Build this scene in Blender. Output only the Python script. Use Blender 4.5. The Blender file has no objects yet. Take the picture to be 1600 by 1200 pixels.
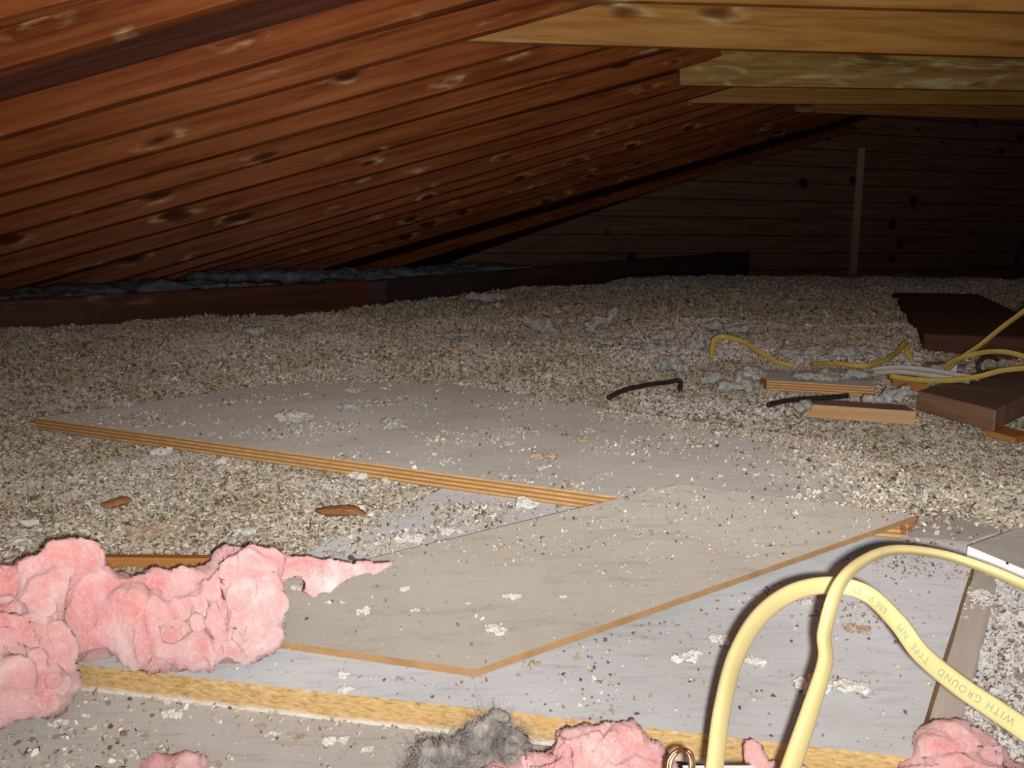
import bpy, bmesh, math, random
import numpy as np
from mathutils import Vector, Matrix, noise as mnoise

S = bpy.context.scene
COL = S.collection
random.seed(7)
RNG = np.random.default_rng(11)

# ------------------------------------------------------------------ camera, world, light, exposure
F = 1300.0                       # focal length in pixels of a 1600 x 1200 frame
TH = math.radians(9.0)           # pitch down
CAM = np.array([0.0, 0.0, 0.27])
cam_d = bpy.data.cameras.new('camera')
cam_d.sensor_width = 36.0
cam_d.lens = 36.0 * F / 1600.0
cam_d.clip_start = 0.02
cam_o = bpy.data.objects.new('camera', cam_d)
COL.objects.link(cam_o)
cam_o.location = CAM
cam_o.rotation_euler = (math.pi / 2 - TH, 0, 0)
S.camera = cam_o

W = bpy.data.worlds.new('attic_dark')
S.world = W
W.use_nodes = True
W.node_tree.nodes['Background'].inputs[0].default_value = (0.6, 0.7, 1.0, 1)
W.node_tree.nodes['Background'].inputs[1].default_value = 0.0015

# camera flash, a small lamp just right of and below the lens, its beam weighted upward by hand
fl = bpy.data.lights.new('camera_flash', 'POINT')
fl.energy = 100.0
fl.color = (1.0, 0.985, 0.95)
fl.shadow_soft_size = 0.004
flo = bpy.data.objects.new('camera_flash', fl)
COL.objects.link(flo)
flo.location = (0.010, -0.005, 0.264)
# beam shaped by hand to hold back the floor: strong ahead and upward, weak toward the floor at the hatch and toward the sides
fl.use_nodes = True
_t = fl.node_tree
_em = next(n for n in _t.nodes if n.type == 'EMISSION')
_tc = _t.nodes.new('ShaderNodeTexCoord')
_sp = _t.nodes.new('ShaderNodeSeparateXYZ')
_t.links.new(_tc.outputs['Normal'], _sp.inputs[0])
def _curve(sock, pts, lo=-1.0, hi=1.0):
    mr = _t.nodes.new('ShaderNodeMapRange')
    mr.inputs[1].default_value, mr.inputs[2].default_value = lo, hi
    _t.links.new(sock, mr.inputs[0])
    r = _t.nodes.new('ShaderNodeValToRGB')
    e = r.color_ramp.elements
    while len(e) < len(pts): e.new(0.5)
    for q, (p, v) in zip(e, pts):
        q.position = (p - lo) / (hi - lo)
        q.color = (v, v, v, 1)
    _t.links.new(mr.outputs[0], r.inputs[0])
    return r.outputs[0]
BEAM = [(math.sin(math.radians(a)), v) for a, v in ((-60, 0.05), (-40, 0.085), (-32, 0.125), (-24, 0.185), (-19, 0.285), (-14, 0.44), (-9, 0.42), (-6, 0.37), (-3, 0.33), (0, 0.75), (4, 1.2), (10, 1.45), (30, 1.45))]
SIDE = [(math.sin(math.radians(a)), v) for a, v in ((-60, 0.25), (-34, 0.55), (-15, 1.0), (22, 1.0), (40, 0.7), (60, 0.3))]
_m1 = _t.nodes.new('ShaderNodeMath'); _m1.operation = 'MULTIPLY'
_t.links.new(_curve(_sp.outputs['Z'], BEAM), _m1.inputs[0])
_t.links.new(_curve(_sp.outputs['X'], SIDE), _m1.inputs[1])
_t.links.new(_m1.outputs[0], _em.inputs['Strength'])

# unseen fill lamp added behind and above the camera to soften the flash falloff
hl = bpy.data.lights.new('fill_light', 'AREA')
hl.energy = 2.6
hl.color = (1.0, 0.93, 0.85)
hl.shape = 'RECTANGLE'
hl.size, hl.size_y = 0.9, 0.7
hlo = bpy.data.objects.new('fill_light', hl)
COL.objects.link(hlo)
hlo.location = (0.1, -0.9, 0.75)
hlo.rotation_euler = (math.radians(62), 0, 0)

S.view_settings.view_transform = 'Standard'
S.view_settings.look = 'None'
S.view_settings.gamma = 1.0
S.view_settings.use_curve_mapping = False
S.view_settings.exposure = 0.0

# ------------------------------------------------------------------ helpers: measuring
def ray(x, y):
    a = (x - 800) / F
    b = -(y - 600) / F
    return np.array([a, math.cos(TH) + b * math.sin(TH), -math.sin(TH) + b * math.cos(TH)])
def PD(x, y, D): return CAM + D * ray(x, y)
def PZ(x, y, z):
    r = ray(x, y)
    return CAM + r * ((z - CAM[2]) / r[2])
_p0 = PD(0, 105, 2.0)
_n = np.cross(PD(360, 0, 2.09) - _p0, ray(1250, 394))
_n = _n / np.linalg.norm(_n)
if _n[2] < 0: _n = -_n
ROOF_N = _n
def PP(x, y):                    # a point on the plane of the rafters' lower edges
    r = ray(x, y)
    return CAM + r * ((_n @ (_p0 - CAM)) / (_n @ r))

# ------------------------------------------------------------------ helpers: materials
def new_mat(name):
    m = bpy.data.materials.new(name)
    m.use_nodes = True
    nt = m.node_tree
    b = nt.nodes['Principled BSDF']
    return m, nt, b
class NT:
    def __init__(s, nt): s.nt = nt
    def n(s, t, **k):
        nd = s.nt.nodes.new(t)
        for a, v in k.items(): setattr(nd, a, v)
        return nd
    def l(s, a, b): s.nt.links.new(a, b)
    def coord(s, scale=(1, 1, 1), rand=True, kind='Object'):
        tc = s.n('ShaderNodeTexCoord')
        mp = s.n('ShaderNodeMapping')
        mp.inputs['Scale'].default_value = scale
        s.l(tc.outputs[kind], mp.inputs['Vector'])
        if rand:
            oi = s.n('ShaderNodeObjectInfo')
            mu = s.n('ShaderNodeMath', operation='MULTIPLY'); mu.inputs[1].default_value = 37.0
            s.l(oi.outputs['Random'], mu.inputs[0])
            cb = s.n('ShaderNodeCombineXYZ')
            for i in range(3): s.l(mu.outputs[0], cb.inputs[i])
            s.l(cb.outputs[0], mp.inputs['Location'])
        return mp.outputs[0]
    def noise(s, vec, scale, detail=4, rough=0.55, dist=0.0):
        nd = s.n('ShaderNodeTexNoise')
        nd.inputs['Scale'].default_value = scale
        nd.inputs['Detail'].default_value = detail
        nd.inputs['Roughness'].default_value = rough
        nd.inputs['Distortion'].default_value = dist
        s.l(vec, nd.inputs['Vector'])
        return nd.outputs['Fac']
    def ramp(s, fac, stops, interp='LINEAR'):
        r = s.n('ShaderNodeValToRGB')
        r.color_ramp.interpolation = interp
        e = r.color_ramp.elements
        while len(e) < len(stops): e.new(0.5)
        for q, (p, c) in zip(e, stops):
            q.position = p
            q.color = (c[0], c[1], c[2], 1) if hasattr(c, '__len__') else (c, c, c, 1)
        s.l(fac, r.inputs[0])
        return r.outputs[0]
    def mix(s, a, b, fac, mode='MIX'):
        m = s.n('ShaderNodeMix', data_type='RGBA', blend_type=mode)
        for sock, v in ((m.inputs[0], fac), (m.inputs[6], a), (m.inputs[7], b)):
            if isinstance(v, (int, float)): sock.default_value = v
            elif hasattr(v, '__len__'): sock.default_value = (v[0], v[1], v[2], 1)
            else: s.l(v, sock)
        return m.outputs[2]
    def bump(s, h, strength, dist, bsdf):
        b = s.n('ShaderNodeBump')
        b.inputs['Strength'].default_value = strength
        b.inputs['Distance'].default_value = dist
        s.l(h, b.inputs['Height'])
        s.l(b.outputs[0], bsdf.inputs['Normal'])

def wood(name, dark, mid, light, rough=0.5, knots=0.5, blotch=None, halo=(0.75, 0.55, 0.3), ks=(2.6, 1.0, 9.0), grain=(1.2, 22, 22), dust=None, spec=0.4):
    m, nt, b = new_mat(name)
    T = NT(nt)
    v = T.coord(grain)
    g = T.noise(v, 1.6, 6, 0.6, 0.6)
    c = T.ramp(g, [(0.3, dark), (0.5, mid), (0.72, light)])
    v2 = T.coord((1.1, 6, 6))
    bl = T.noise(v2, 1.0, 2)
    c = T.mix(c, T.mix(c, dark, 0.75), T.ramp(bl, [(0.48, 0.0), (0.75, 0.9)]))
    if blotch:
        c = T.mix(c, blotch, T.ramp(T.noise(T.coord((1.6, 5, 9)), 1.5, 5, 0.65, 0.8), [(0.54, 0.0), (0.66, 0.85)]))
        c = T.mix(c, (dark[0] * 0.4, dark[1] * 0.35, dark[2] * 0.3), T.ramp(T.noise(T.coord((1.3, 4, 6)), 1.6, 3, 0.5), [(0.62, 0.0), (0.72, 0.8)]))
    if knots > 0:
        v3 = T.coord(ks)
        nd = T.n('ShaderNodeTexNoise'); nd.inputs['Scale'].default_value = 1.4
        T.l(v3, nd.inputs['Vector'])
        vo = T.n('ShaderNodeTexVoronoi'); vo.inputs['Scale'].default_value = 1.0
        vo.inputs['Randomness'].default_value = 1.0
        av = T.n('ShaderNodeVectorMath', operation='ADD')
        sc = T.n('ShaderNodeVectorMath', operation='SCALE'); sc.inputs['Scale'].default_value = 0.35
        T.l(nd.outputs['Color'], sc.inputs[0]); T.l(v3, av.inputs[0]); T.l(sc.outputs[0], av.inputs[1])
        T.l(av.outputs[0], vo.inputs['Vector'])
        d = vo.outputs['Distance']
        hal = T.ramp(d, [(0.12, 0.0), (0.20, 1.0), (0.34, 0.0)])
        n3 = T.noise(v3, 3.0, 3)
        hal2 = T.mix((0, 0, 0), hal, T.ramp(n3, [(0.5, 0.0), (0.68, 1.0)]))
        c = T.mix(c, halo, hal2)
        kn = T.ramp(d, [(0.10, knots), (0.19, 0.0)])
        c = T.mix(c, (dark[0] * 0.25, dark[1] * 0.2, dark[2] * 0.2), kn)
    if dust:
        gm = T.n('ShaderNodeNewGeometry')
        sp = T.n('ShaderNodeSeparateXYZ')
        T.l(gm.outputs['Normal'], sp.inputs[0])
        up = T.ramp(sp.outputs['Z'], [(0.75, 0.0), (0.95, 0.92)])
        c = T.mix(c, dust, up)
    T.l(c, b.inputs['Base Color'])
    b.inputs['Roughness'].default_value = rough
    b.inputs['Specular IOR Level'].default_value = spec
    T.bump(g, 0.35, 0.004, b)
    return m

def dusty_board(name, base, dusty, speck=(0.6, 0.56, 0.48), grain=(6, 40, 1)):
    m, nt, b = new_mat(name)
    T = NT(nt)
    v = T.coord((1, 1, 1))
    big = T.noise(v, 5.0, 5, 0.6)
    c = T.mix(base, dusty, T.ramp(big, [(0.35, 0.0), (0.65, 1.0)]))
    vg = T.coord(grain)
    g = T.noise(vg, 4.0, 5, 0.6)
    c = T.mix(c, T.mix(c, (0.06, 0.05, 0.04), 0.35), T.ramp(g, [(0.52, 0.0), (0.78, 0.8)]))
    fine = T.noise(v, 260.0, 2, 0.7)
    c = T.mix(c, speck, T.ramp(fine, [(0.62, 0.0), (0.74, 0.55)]))
    c = T.mix(c, (0.08, 0.07, 0.06), T.ramp(T.noise(v, 190.0, 2, 0.7), [(0.66, 0.0), (0.76, 0.6)]))
    T.l(c, b.inputs['Base Color'])
    b.inputs['Roughness'].default_value = 0.85
    b.inputs['Diffuse Roughness'].default_value = 1.0
    b.inputs['Specular IOR Level'].default_value = 0.2
    T.bump(fine, 0.25, 0.001, b)
    return m

def plain(name, col, rough=0.6, metal=0.0, var=0.15, scale=40, spec=0.4, bump=0.0):
    m, nt, b = new_mat(name)
    T = NT(nt)
    n = T.noise(T.coord((1, 1, 1)), scale, 4)
    c = T.mix(tuple(x * (1 - var) for x in col), tuple(min(1, x * (1 + var)) for x in col), T.ramp(n, [(0.3, 0.0), (0.7, 1.0)]))
    T.l(c, b.inputs['Base Color'])
    b.inputs['Roughness'].default_value = rough
    b.inputs['Metallic'].default_value = metal
    b.inputs['Specular IOR Level'].default_value = spec
    if bump: T.bump(n, bump, 0.003, b)
    return m

def ply_edge(name, a, bcol, zscale, soft=0.15):
    m, nt, b = new_mat(name)
    T = NT(nt)
    v = T.coord((1, 1, 1), rand=False)
    sp = T.n('ShaderNodeSeparateXYZ'); T.l(v, sp.inputs[0])
    mu = T.n('ShaderNodeMath', operation='MULTIPLY'); mu.inputs[1].default_value = zscale
    T.l(sp.outputs['Z'], mu.inputs[0])
    fr = T.n('ShaderNodeMath', operation='PINGPONG'); fr.inputs[1].default_value = 0.5
    T.l(mu.outputs[0], fr.inputs[0])
    c = T.ramp(fr.outputs[0], [(0.18, a), (0.32, bcol)])
    n = T.noise(T.coord((60, 60, 250)), 1.0, 3)
    c = T.mix(c, T.mix(c, a, 0.7), T.ramp(n, [(0.4, 0.0), (0.7, 0.8)]))
    T.l(c, b.inputs['Base Color'])
    b.inputs['Roughness'].default_value = 0.75
    return m

def chip_edge(name):
    m, nt, b = new_mat(name)
    T = NT(nt)
    n = T.noise(T.coord((170, 170, 480)), 1.0, 4, 0.6)
    c = T.ramp(n, [(0.28, (0.42, 0.24, 0.085)), (0.45, (0.70, 0.46, 0.19)), (0.58, (0.78, 0.54, 0.25)), (0.72, (0.92, 0.74, 0.45))])
    n2 = T.noise(T.coord((25, 25, 60)), 1.0, 2)
    c = T.mix(c, (0.85, 0.48, 0.17), T.ramp(n2, [(0.5, 0.0), (0.75, 0.5)]))
    sp = T.n('ShaderNodeSeparateXYZ'); T.l(T.coord((1, 1, 1), rand=False), sp.inputs[0])
    zz = T.n('ShaderNodeMath', operation='MULTIPLY_ADD'); zz.inputs[1].default_value = 0.006; T.l(T.noise(T.coord((1, 1, 1), rand=False), 70, 4), zz.inputs[0]); T.l(sp.outputs['Z'], zz.inputs[2])
    c = T.mix((0.93, 0.90, 0.84), c, T.ramp(zz.outputs[0], [(0.0047, 0.0), (0.0055, 1.0)]))
    T.l(c, b.inputs['Base Color'])
    b.inputs['Roughness'].default_value = 0.8
    T.bump(n, 0.5, 0.002, b)
    return m

def granule_mat(name, stops, rough=(0.3, 0.8), patch=False):
    m, nt, b = new_mat(name)
    T = NT(nt)
    gm = T.n('ShaderNodeNewGeometry')
    r = gm.outputs['Random Per Island']
    c = T.ramp(r, stops)
    if patch:
        vv = T.coord((1, 1, 1), rand=False)
        c = T.mix(c, (0.62, 0.54, 0.37), T.ramp(T.noise(vv, 7, 4, 0.6), [(0.42, 0.0), (0.66, 0.5)]), 'MULTIPLY')
        c = T.mix(c, (0.56, 0.56, 0.54), T.ramp(T.noise(vv, 11, 4, 0.65, 0.5), [(0.55, 0.0), (0.68, 0.7)]))
    T.l(c, b.inputs['Base Color'])
    m2 = T.n('ShaderNodeMath', operation='MULTIPLY'); m2.inputs[1].default_value = 13.7
    T.l(r, m2.inputs[0])
    f = T.n('ShaderNodeMath', operation='FRACT'); T.l(m2.outputs[0], f.inputs[0])
    T.l(T.ramp(f.outputs[0], [(0.0, rough[0]), (0.3, rough[1]), (1.0, 0.95)]), b.inputs['Roughness'])
    b.inputs['Specular IOR Level'].default_value = 0.5
    b.inputs['Diffuse Roughness'].default_value = 1.0
    return m

VERM_STOPS = [(0.0, (0.14, 0.115, 0.085)), (0.16, (0.30, 0.25, 0.185)), (0.36, (0.47, 0.41, 0.31)), (0.55, (0.58, 0.51, 0.39)),
              (0.74, (0.56, 0.53, 0.47)), (0.90, (0.73, 0.67, 0.55)), (1.0, (0.9, 0.86, 0.76))]
CRUMB_STOPS = [(0.0, (0.07, 0.055, 0.045)), (0.10, (0.28, 0.20, 0.13)), (0.3, (0.46, 0.39, 0.29)), (0.7, (0.60, 0.54, 0.44)), (0.9, (0.72, 0.67, 0.57)), (1.0, (0.92, 0.89, 0.82))]
CELL_STOPS = [(0.0, (0.14, 0.12, 0.11)), (0.08, (0.34, 0.28, 0.24)), (0.25, (0.60, 0.585, 0.56)), (0.8, (0.80, 0.79, 0.77)), (1.0, (0.85, 0.72, 0.62))]
M_VERM = granule_mat('vermiculite_granules', VERM_STOPS, patch=True)
M_CRUMB = granule_mat('pale_crumbs', CRUMB_STOPS, (0.35, 0.8))
M_DIRT = granule_mat('brown_crumbs', [(0.0, (0.06, 0.05, 0.045)), (0.2, (0.22, 0.16, 0.12)), (0.5, (0.42, 0.33, 0.24)), (0.8, (0.56, 0.50, 0.43)), (1.0, (0.85, 0.82, 0.76))], (0.4, 0.8))
M_CELL = granule_mat('cellulose_fluff', CELL_STOPS, (0.8, 0.9))
def ground_mat(name, stops, sc):
    m, nt, b = new_mat(name)
    T = NT(nt)
    v = T.coord((1, 1, 1), rand=False)
    vo = T.n('ShaderNodeTexVoronoi'); vo.inputs['Scale'].default_value = sc
    T.l(v, vo.inputs['Vector'])
    sp = T.n('ShaderNodeSeparateColor'); T.l(vo.outputs['Color'], sp.inputs[0])
    c = T.ramp(sp.outputs[0], stops)
    T.l(c, b.inputs['Base Color'])
    b.inputs['Roughness'].default_value = 0.9
    b.inputs['Diffuse Roughness'].default_value = 1.0
    T.bump(vo.outputs['Distance'], 0.5, 0.003, b)
    return m
M_VGROUND = ground_mat('vermiculite_bed', VERM_STOPS, 170)
M_CGROUND = ground_mat('cellulose_bed', CELL_STOPS, 120)
M_FLUFF = plain('grey_white_fluff', (0.50, 0.50, 0.47), 0.95, var=0.35, scale=90, spec=0.1, bump=0.6)
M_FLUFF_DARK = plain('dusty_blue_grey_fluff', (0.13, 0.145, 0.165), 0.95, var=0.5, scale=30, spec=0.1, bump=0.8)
M_WHITE_CLUMP = plain('white_clump', (0.80, 0.78, 0.73), 0.9, var=0.18, scale=120, spec=0.2, bump=0.6)
M_PALE_CLUMP = plain('pale_clump', (0.56, 0.53, 0.47), 0.9, var=0.25, scale=150, spec=0.2, bump=0.6)
M_TAN_CLUMP = plain('tan_clump', (0.55, 0.43, 0.30), 0.9, var=0.25, scale=150, spec=0.2, bump=0.6)
M_LINT = plain('grey_lint', (0.30, 0.275, 0.255), 0.95, var=0.6, scale=70, spec=0.1, bump=0.8)

M_RAFTER = wood('rafter_pine', (0.20, 0.045, 0.013), (0.40, 0.112, 0.032), (0.52, 0.18, 0.052), 0.38, 0.85, None, (0.85, 0.50, 0.25), spec=0.5)
M_TIE = wood('tie_pine', (0.42, 0.17, 0.035), (0.64, 0.30, 0.075), (0.74, 0.40, 0.12), 0.42, 0.8, None, (0.88, 0.66, 0.34), ks=(2.2, 1, 7), spec=0.45)
M_TIE_PALE = wood('tie_pine_pale', (0.38, 0.18, 0.045), (0.62, 0.36, 0.10), (0.85, 0.58, 0.22), 0.45, 0.8, (0.98, 0.80, 0.42), (0.92, 0.78, 0.46), ks=(2.0, 1, 6), spec=0.45)
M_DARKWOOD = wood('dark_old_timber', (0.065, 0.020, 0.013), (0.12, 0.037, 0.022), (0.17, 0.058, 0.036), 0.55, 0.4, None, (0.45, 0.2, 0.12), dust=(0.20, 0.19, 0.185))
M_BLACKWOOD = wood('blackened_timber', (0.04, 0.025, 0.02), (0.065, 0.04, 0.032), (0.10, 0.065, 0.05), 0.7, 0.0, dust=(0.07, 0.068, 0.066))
M_SHEATH = wood('roof_sheathing', (0.13, 0.045, 0.03), (0.20, 0.075, 0.045), (0.28, 0.11, 0.07), 0.8, 0.0, spec=0.1)
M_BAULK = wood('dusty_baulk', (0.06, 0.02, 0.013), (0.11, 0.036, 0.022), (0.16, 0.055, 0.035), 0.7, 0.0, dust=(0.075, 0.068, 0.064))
M_LATH = wood('pale_lath', (0.7, 0.52, 0.3), (0.85, 0.66, 0.42), (0.9, 0.74, 0.5), 0.6, 0.0)
M_BLOCK = wood('weathered_block', (0.24, 0.13, 0.075), (0.34, 0.20, 0.12), (0.44, 0.28, 0.18), 0.7, 0.0, dust=(0.17, 0.155, 0.14))
M_SCRAP = wood('fresh_lumber_scrap', (0.55, 0.30, 0.12), (0.68, 0.42, 0.2), (0.78, 0.52, 0.28), 0.6, 0.0, dust=(0.3, 0.26, 0.22))
M_STICK = wood('orange_stick', (0.42, 0.17, 0.04), (0.58, 0.27, 0.07), (0.68, 0.36, 0.11), 0.5, 0.0)
M_CHIP = wood('brown_chip', (0.22, 0.09, 0.035), (0.36, 0.16, 0.07), (0.5, 0.26, 0.13), 0.6, 0.0)
M_JOIST = wood('grey_brown_joist', (0.33, 0.28, 0.235), (0.43, 0.37, 0.315), (0.52, 0.46, 0.40), 0.8, 0.0, grain=(2, 30, 30))
M_JOIST.node_tree.nodes['Principled BSDF'].inputs['Diffuse Roughness'].default_value = 1.0

M_PLYTOP = dusty_board('dusty_plywood_face', (0.34, 0.318, 0.285), (0.41, 0.39, 0.36))
M_BROWNTOP = dusty_board('dusty_hardboard_face', (0.385, 0.35, 0.30), (0.44, 0.41, 0.36), grain=(5, 18, 1))
M_GREYTOP = dusty_board('dusty_grey_board_face', (0.43, 0.425, 0.425), (0.52, 0.525, 0.54), grain=(7, 34, 1))
M_TANTOP = dusty_board('dusty_tan_board_face', (0.40, 0.365, 0.33), (0.47, 0.435, 0.40))
M_DARKTOP = dusty_board('dark_grey_board_face', (0.25, 0.225, 0.20), (0.31, 0.285, 0.26))
M_PLYEDGE = ply_edge('plywood_edge', (0.42, 0.20, 0.06), (0.78, 0.50, 0.22), 190.0)
M_HARDEDGE = plain('hardboard_edge', (0.52, 0.31, 0.14), 0.7, var=0.2)
M_CHIPEDGE = chip_edge('particle_board_edge')
M_WHITEEDGE = plain('white_gypsum_edge', (0.95, 0.95, 0.96), 0.7, var=0.03)
M_WHITEEDGE.node_tree.nodes['Principled BSDF'].inputs['Diffuse Roughness'].default_value = 1.0
M_CABLE = plain('yellow_cable_sheath', (0.72, 0.60, 0.28), 0.42, var=0.04, scale=25, spec=0.45)
M_CABLE_OLD = plain('dusty_yellow_cable', (0.62, 0.46, 0.10), 0.5, var=0.15, scale=25)
M_CABLE_WHITE = plain('dusty_white_cable', (0.62, 0.60, 0.55), 0.6, var=0.1)
M_INK = plain('faded_ink', (0.33, 0.31, 0.21), 0.6, var=0.05)
M_COPPER = plain('bare_copper', (0.72, 0.36, 0.20), 0.3, metal=1.0, var=0.1)
M_BOXWHITE = plain('white_box_plastic', (0.86, 0.88, 0.90), 0.4, var=0.03)
M_STEEL = plain('galvanised_steel', (0.55, 0.57, 0.60), 0.45, metal=0.7, var=0.15)
M_BLACKWIRE = plain('black_sheath', (0.03, 0.03, 0.03), 0.5)
M_DOT = plain('dark_nail_hole', (0.04, 0.035, 0.03), 0.8)

def pink_mat():
    m, nt, b = new_mat('pink_fibreglass')
    T = NT(nt)
    v = T.coord((1, 1, 1), rand=False)
    n = T.noise(v, 15, 5, 0.65, 1.2)
    c = T.ramp(n, [(0.30, (0.72, 0.22, 0.225)), (0.43, (0.75, 0.36, 0.35)), (0.55, (0.77, 0.48, 0.465)), (0.68, (0.84, 0.66, 0.63))])
    n2 = T.noise(T.coord((90, 90, 30), rand=False), 3.0, 6, 0.75, 1.5)
    c = T.mix(c, (0.90, 0.76, 0.73), T.ramp(n2, [(0.50, 0.0), (0.72, 0.7)]))
    c = T.mix(c, (0.58, 0.27, 0.28), T.ramp(T.noise(T.coord((70, 70, 40), rand=False), 6.0, 5, 0.8, 2.0), [(0.54, 0.0), (0.72, 0.5)]))
    c = T.mix(c, (0.50, 0.34, 0.35), T.ramp(T.noise(v, 26, 5, 0.7), [(0.58, 0.0), (0.78, 0.55)]))
    T.l(c, b.inputs['Base Color'])
    b.inputs['Roughness'].default_value = 0.95
    b.inputs['Specular IOR Level'].default_value = 0.05
    b.inputs['Diffuse Roughness'].default_value = 1.0
    b.inputs['Subsurface Weight'].default_value = 0.25
    b.inputs['Subsurface Radius'].default_value = (1.0, 0.5, 0.5)
    b.inputs['Subsurface Scale'].default_value = 0.02
    b.inputs['Sheen Weight'].default_value = 0.3
    T.bump(T.noise(T.coord((120, 120, 60), rand=False), 4.0, 6, 0.8, 2.5), 0.35, 0.003, b)
    return m
M_PINK = pink_mat()
M_PINKFIBRE = plain('pink_fibres', (0.80, 0.52, 0.51), 0.9, var=0.2, scale=60, spec=0.1)
M_LINTFIBRE = plain('grey_fibres', (0.42, 0.39, 0.37), 0.9, var=0.3, scale=60, spec=0.1)

# ------------------------------------------------------------------ helpers: objects
def tag(o, label=None, cat=None, group=None, kind=None):
    if label: o['label'] = label
    if cat: o['category'] = cat
    if group: o['group'] = group
    if kind: o['kind'] = kind
    return o
def link_mesh(name, verts, faces, mats, parent=None, smooth=False, origin=None, mat_idx=None, loops4=None):
    me = bpy.data.meshes.new(name)
    if origin is None and parent is None: origin = np.zeros(3)
    verts = np.asarray(verts, dtype=float)
    if origin is not None: verts = verts - np.asarray(origin)
    me.from_pydata([tuple(v) for v in verts], [], faces)
    for m in (mats if isinstance(mats, (list, tuple)) else [mats]): me.materials.append(m)
    if mat_idx is not None: me.polygons.foreach_set('material_index', mat_idx)
    if smooth: me.polygons.foreach_set('use_smooth', [True] * len(me.polygons))
    me.update()
    o = bpy.data.objects.new(name, me)
    COL.objects.link(o)
    if parent is not None:
        o.parent = parent
    elif origin is not None:
        o.location = origin
    return o
def fix_normals(o, bevel=0.0, seg=1):
    bm = bmesh.new(); bm.from_mesh(o.data)
    bmesh.ops.recalc_face_normals(bm, faces=bm.faces)
    if bevel:
        bmesh.ops.bevel(bm, geom=[e for e in bm.edges if e.is_manifold and e.calc_face_angle(0) > 0.6], offset=bevel, segments=seg, affect='EDGES', profile=0.5)
    bm.to_mesh(o.data); bm.free()
def empty(name, loc):
    o = bpy.data.objects.new(name, None)
    o.empty_display_size = 0.05
    COL.objects.link(o)
    o.location = loc
    return o
def box_axes(name, corner, ax, ay, az, mat, bevel=0.002, parent=None):
    """timber: local X runs along its length; corner and three edge vectors in world space"""
    ax, ay, az = (np.asarray(v, float) for v in (ax, ay, az))
    X = Vector(ax).normalized()
    Y = Vector(ay) - X * Vector(ay).dot(X)
    Y.normalize()
    Z = X.cross(Y)
    Mw = Matrix((X, Y, Z)).transposed().to_4x4()
    Mw.translation = Vector(corner)
    inv = Mw.inverted()
    vs = []
    for k in range(8):
        p = np.asarray(corner) + (k & 1) * ax + ((k >> 1) & 1) * ay + ((k >> 2) & 1) * az
        vs.append(tuple(inv @ Vector(p)))
    fs = [(0, 2, 3, 1), (4, 5, 7, 6), (0, 1, 5, 4), (2, 6, 7, 3), (0, 4, 6, 2), (1, 3, 7, 5)]
    me = bpy.data.meshes.new(name)
    me.from_pydata(vs, [], fs)
    me.materials.append(mat)
    o = bpy.data.objects.new(name, me)
    COL.objects.link(o)
    fix_normals(o, bevel)
    o.matrix_world = Mw
    if parent is not None:
        o.parent = parent
        o.matrix_parent_inverse = Matrix.Translation(-Vector(parent.location))
    return o
def slab(name, top, thick, m_top, m_edge, bevel=0.0008, jag=0.0, nsub=1):
    """board: polygon of world points for the upper face, thickness downward; raw edge in its own material"""
    top = [np.asarray(p, float) for p in top]
    if nsub > 1:
        q = []
        for i, p in enumerate(top):
            r = top[(i + 1) % len(top)]
            for k in range(nsub):
                t = k / nsub
                w = p * (1 - t) + r * t
                if k and jag:
                    d = r - p; nrm = np.array([-d[1], d[0], 0]); nrm /= np.linalg.norm(nrm)
                    w = w + nrm * jag * mnoise.noise(Vector(w * 40))
                q.append(w)
        top = q
    n = len(top)
    c = np.mean(top, axis=0); c[2] -= thick
    vs = top + [p - np.array([0, 0, thick]) for p in top]
    fs = [tuple(range(n)), tuple(range(2 * n - 1, n - 1, -1))] + [(i, i + n, (i + 1) % n + n, (i + 1) % n) for i in range(n)]
    o = link_mesh(name, vs, fs, [m_top, m_edge], origin=c, mat_idx=[0, 0] + [1] * n)
    fix_normals(o)
    return o

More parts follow.
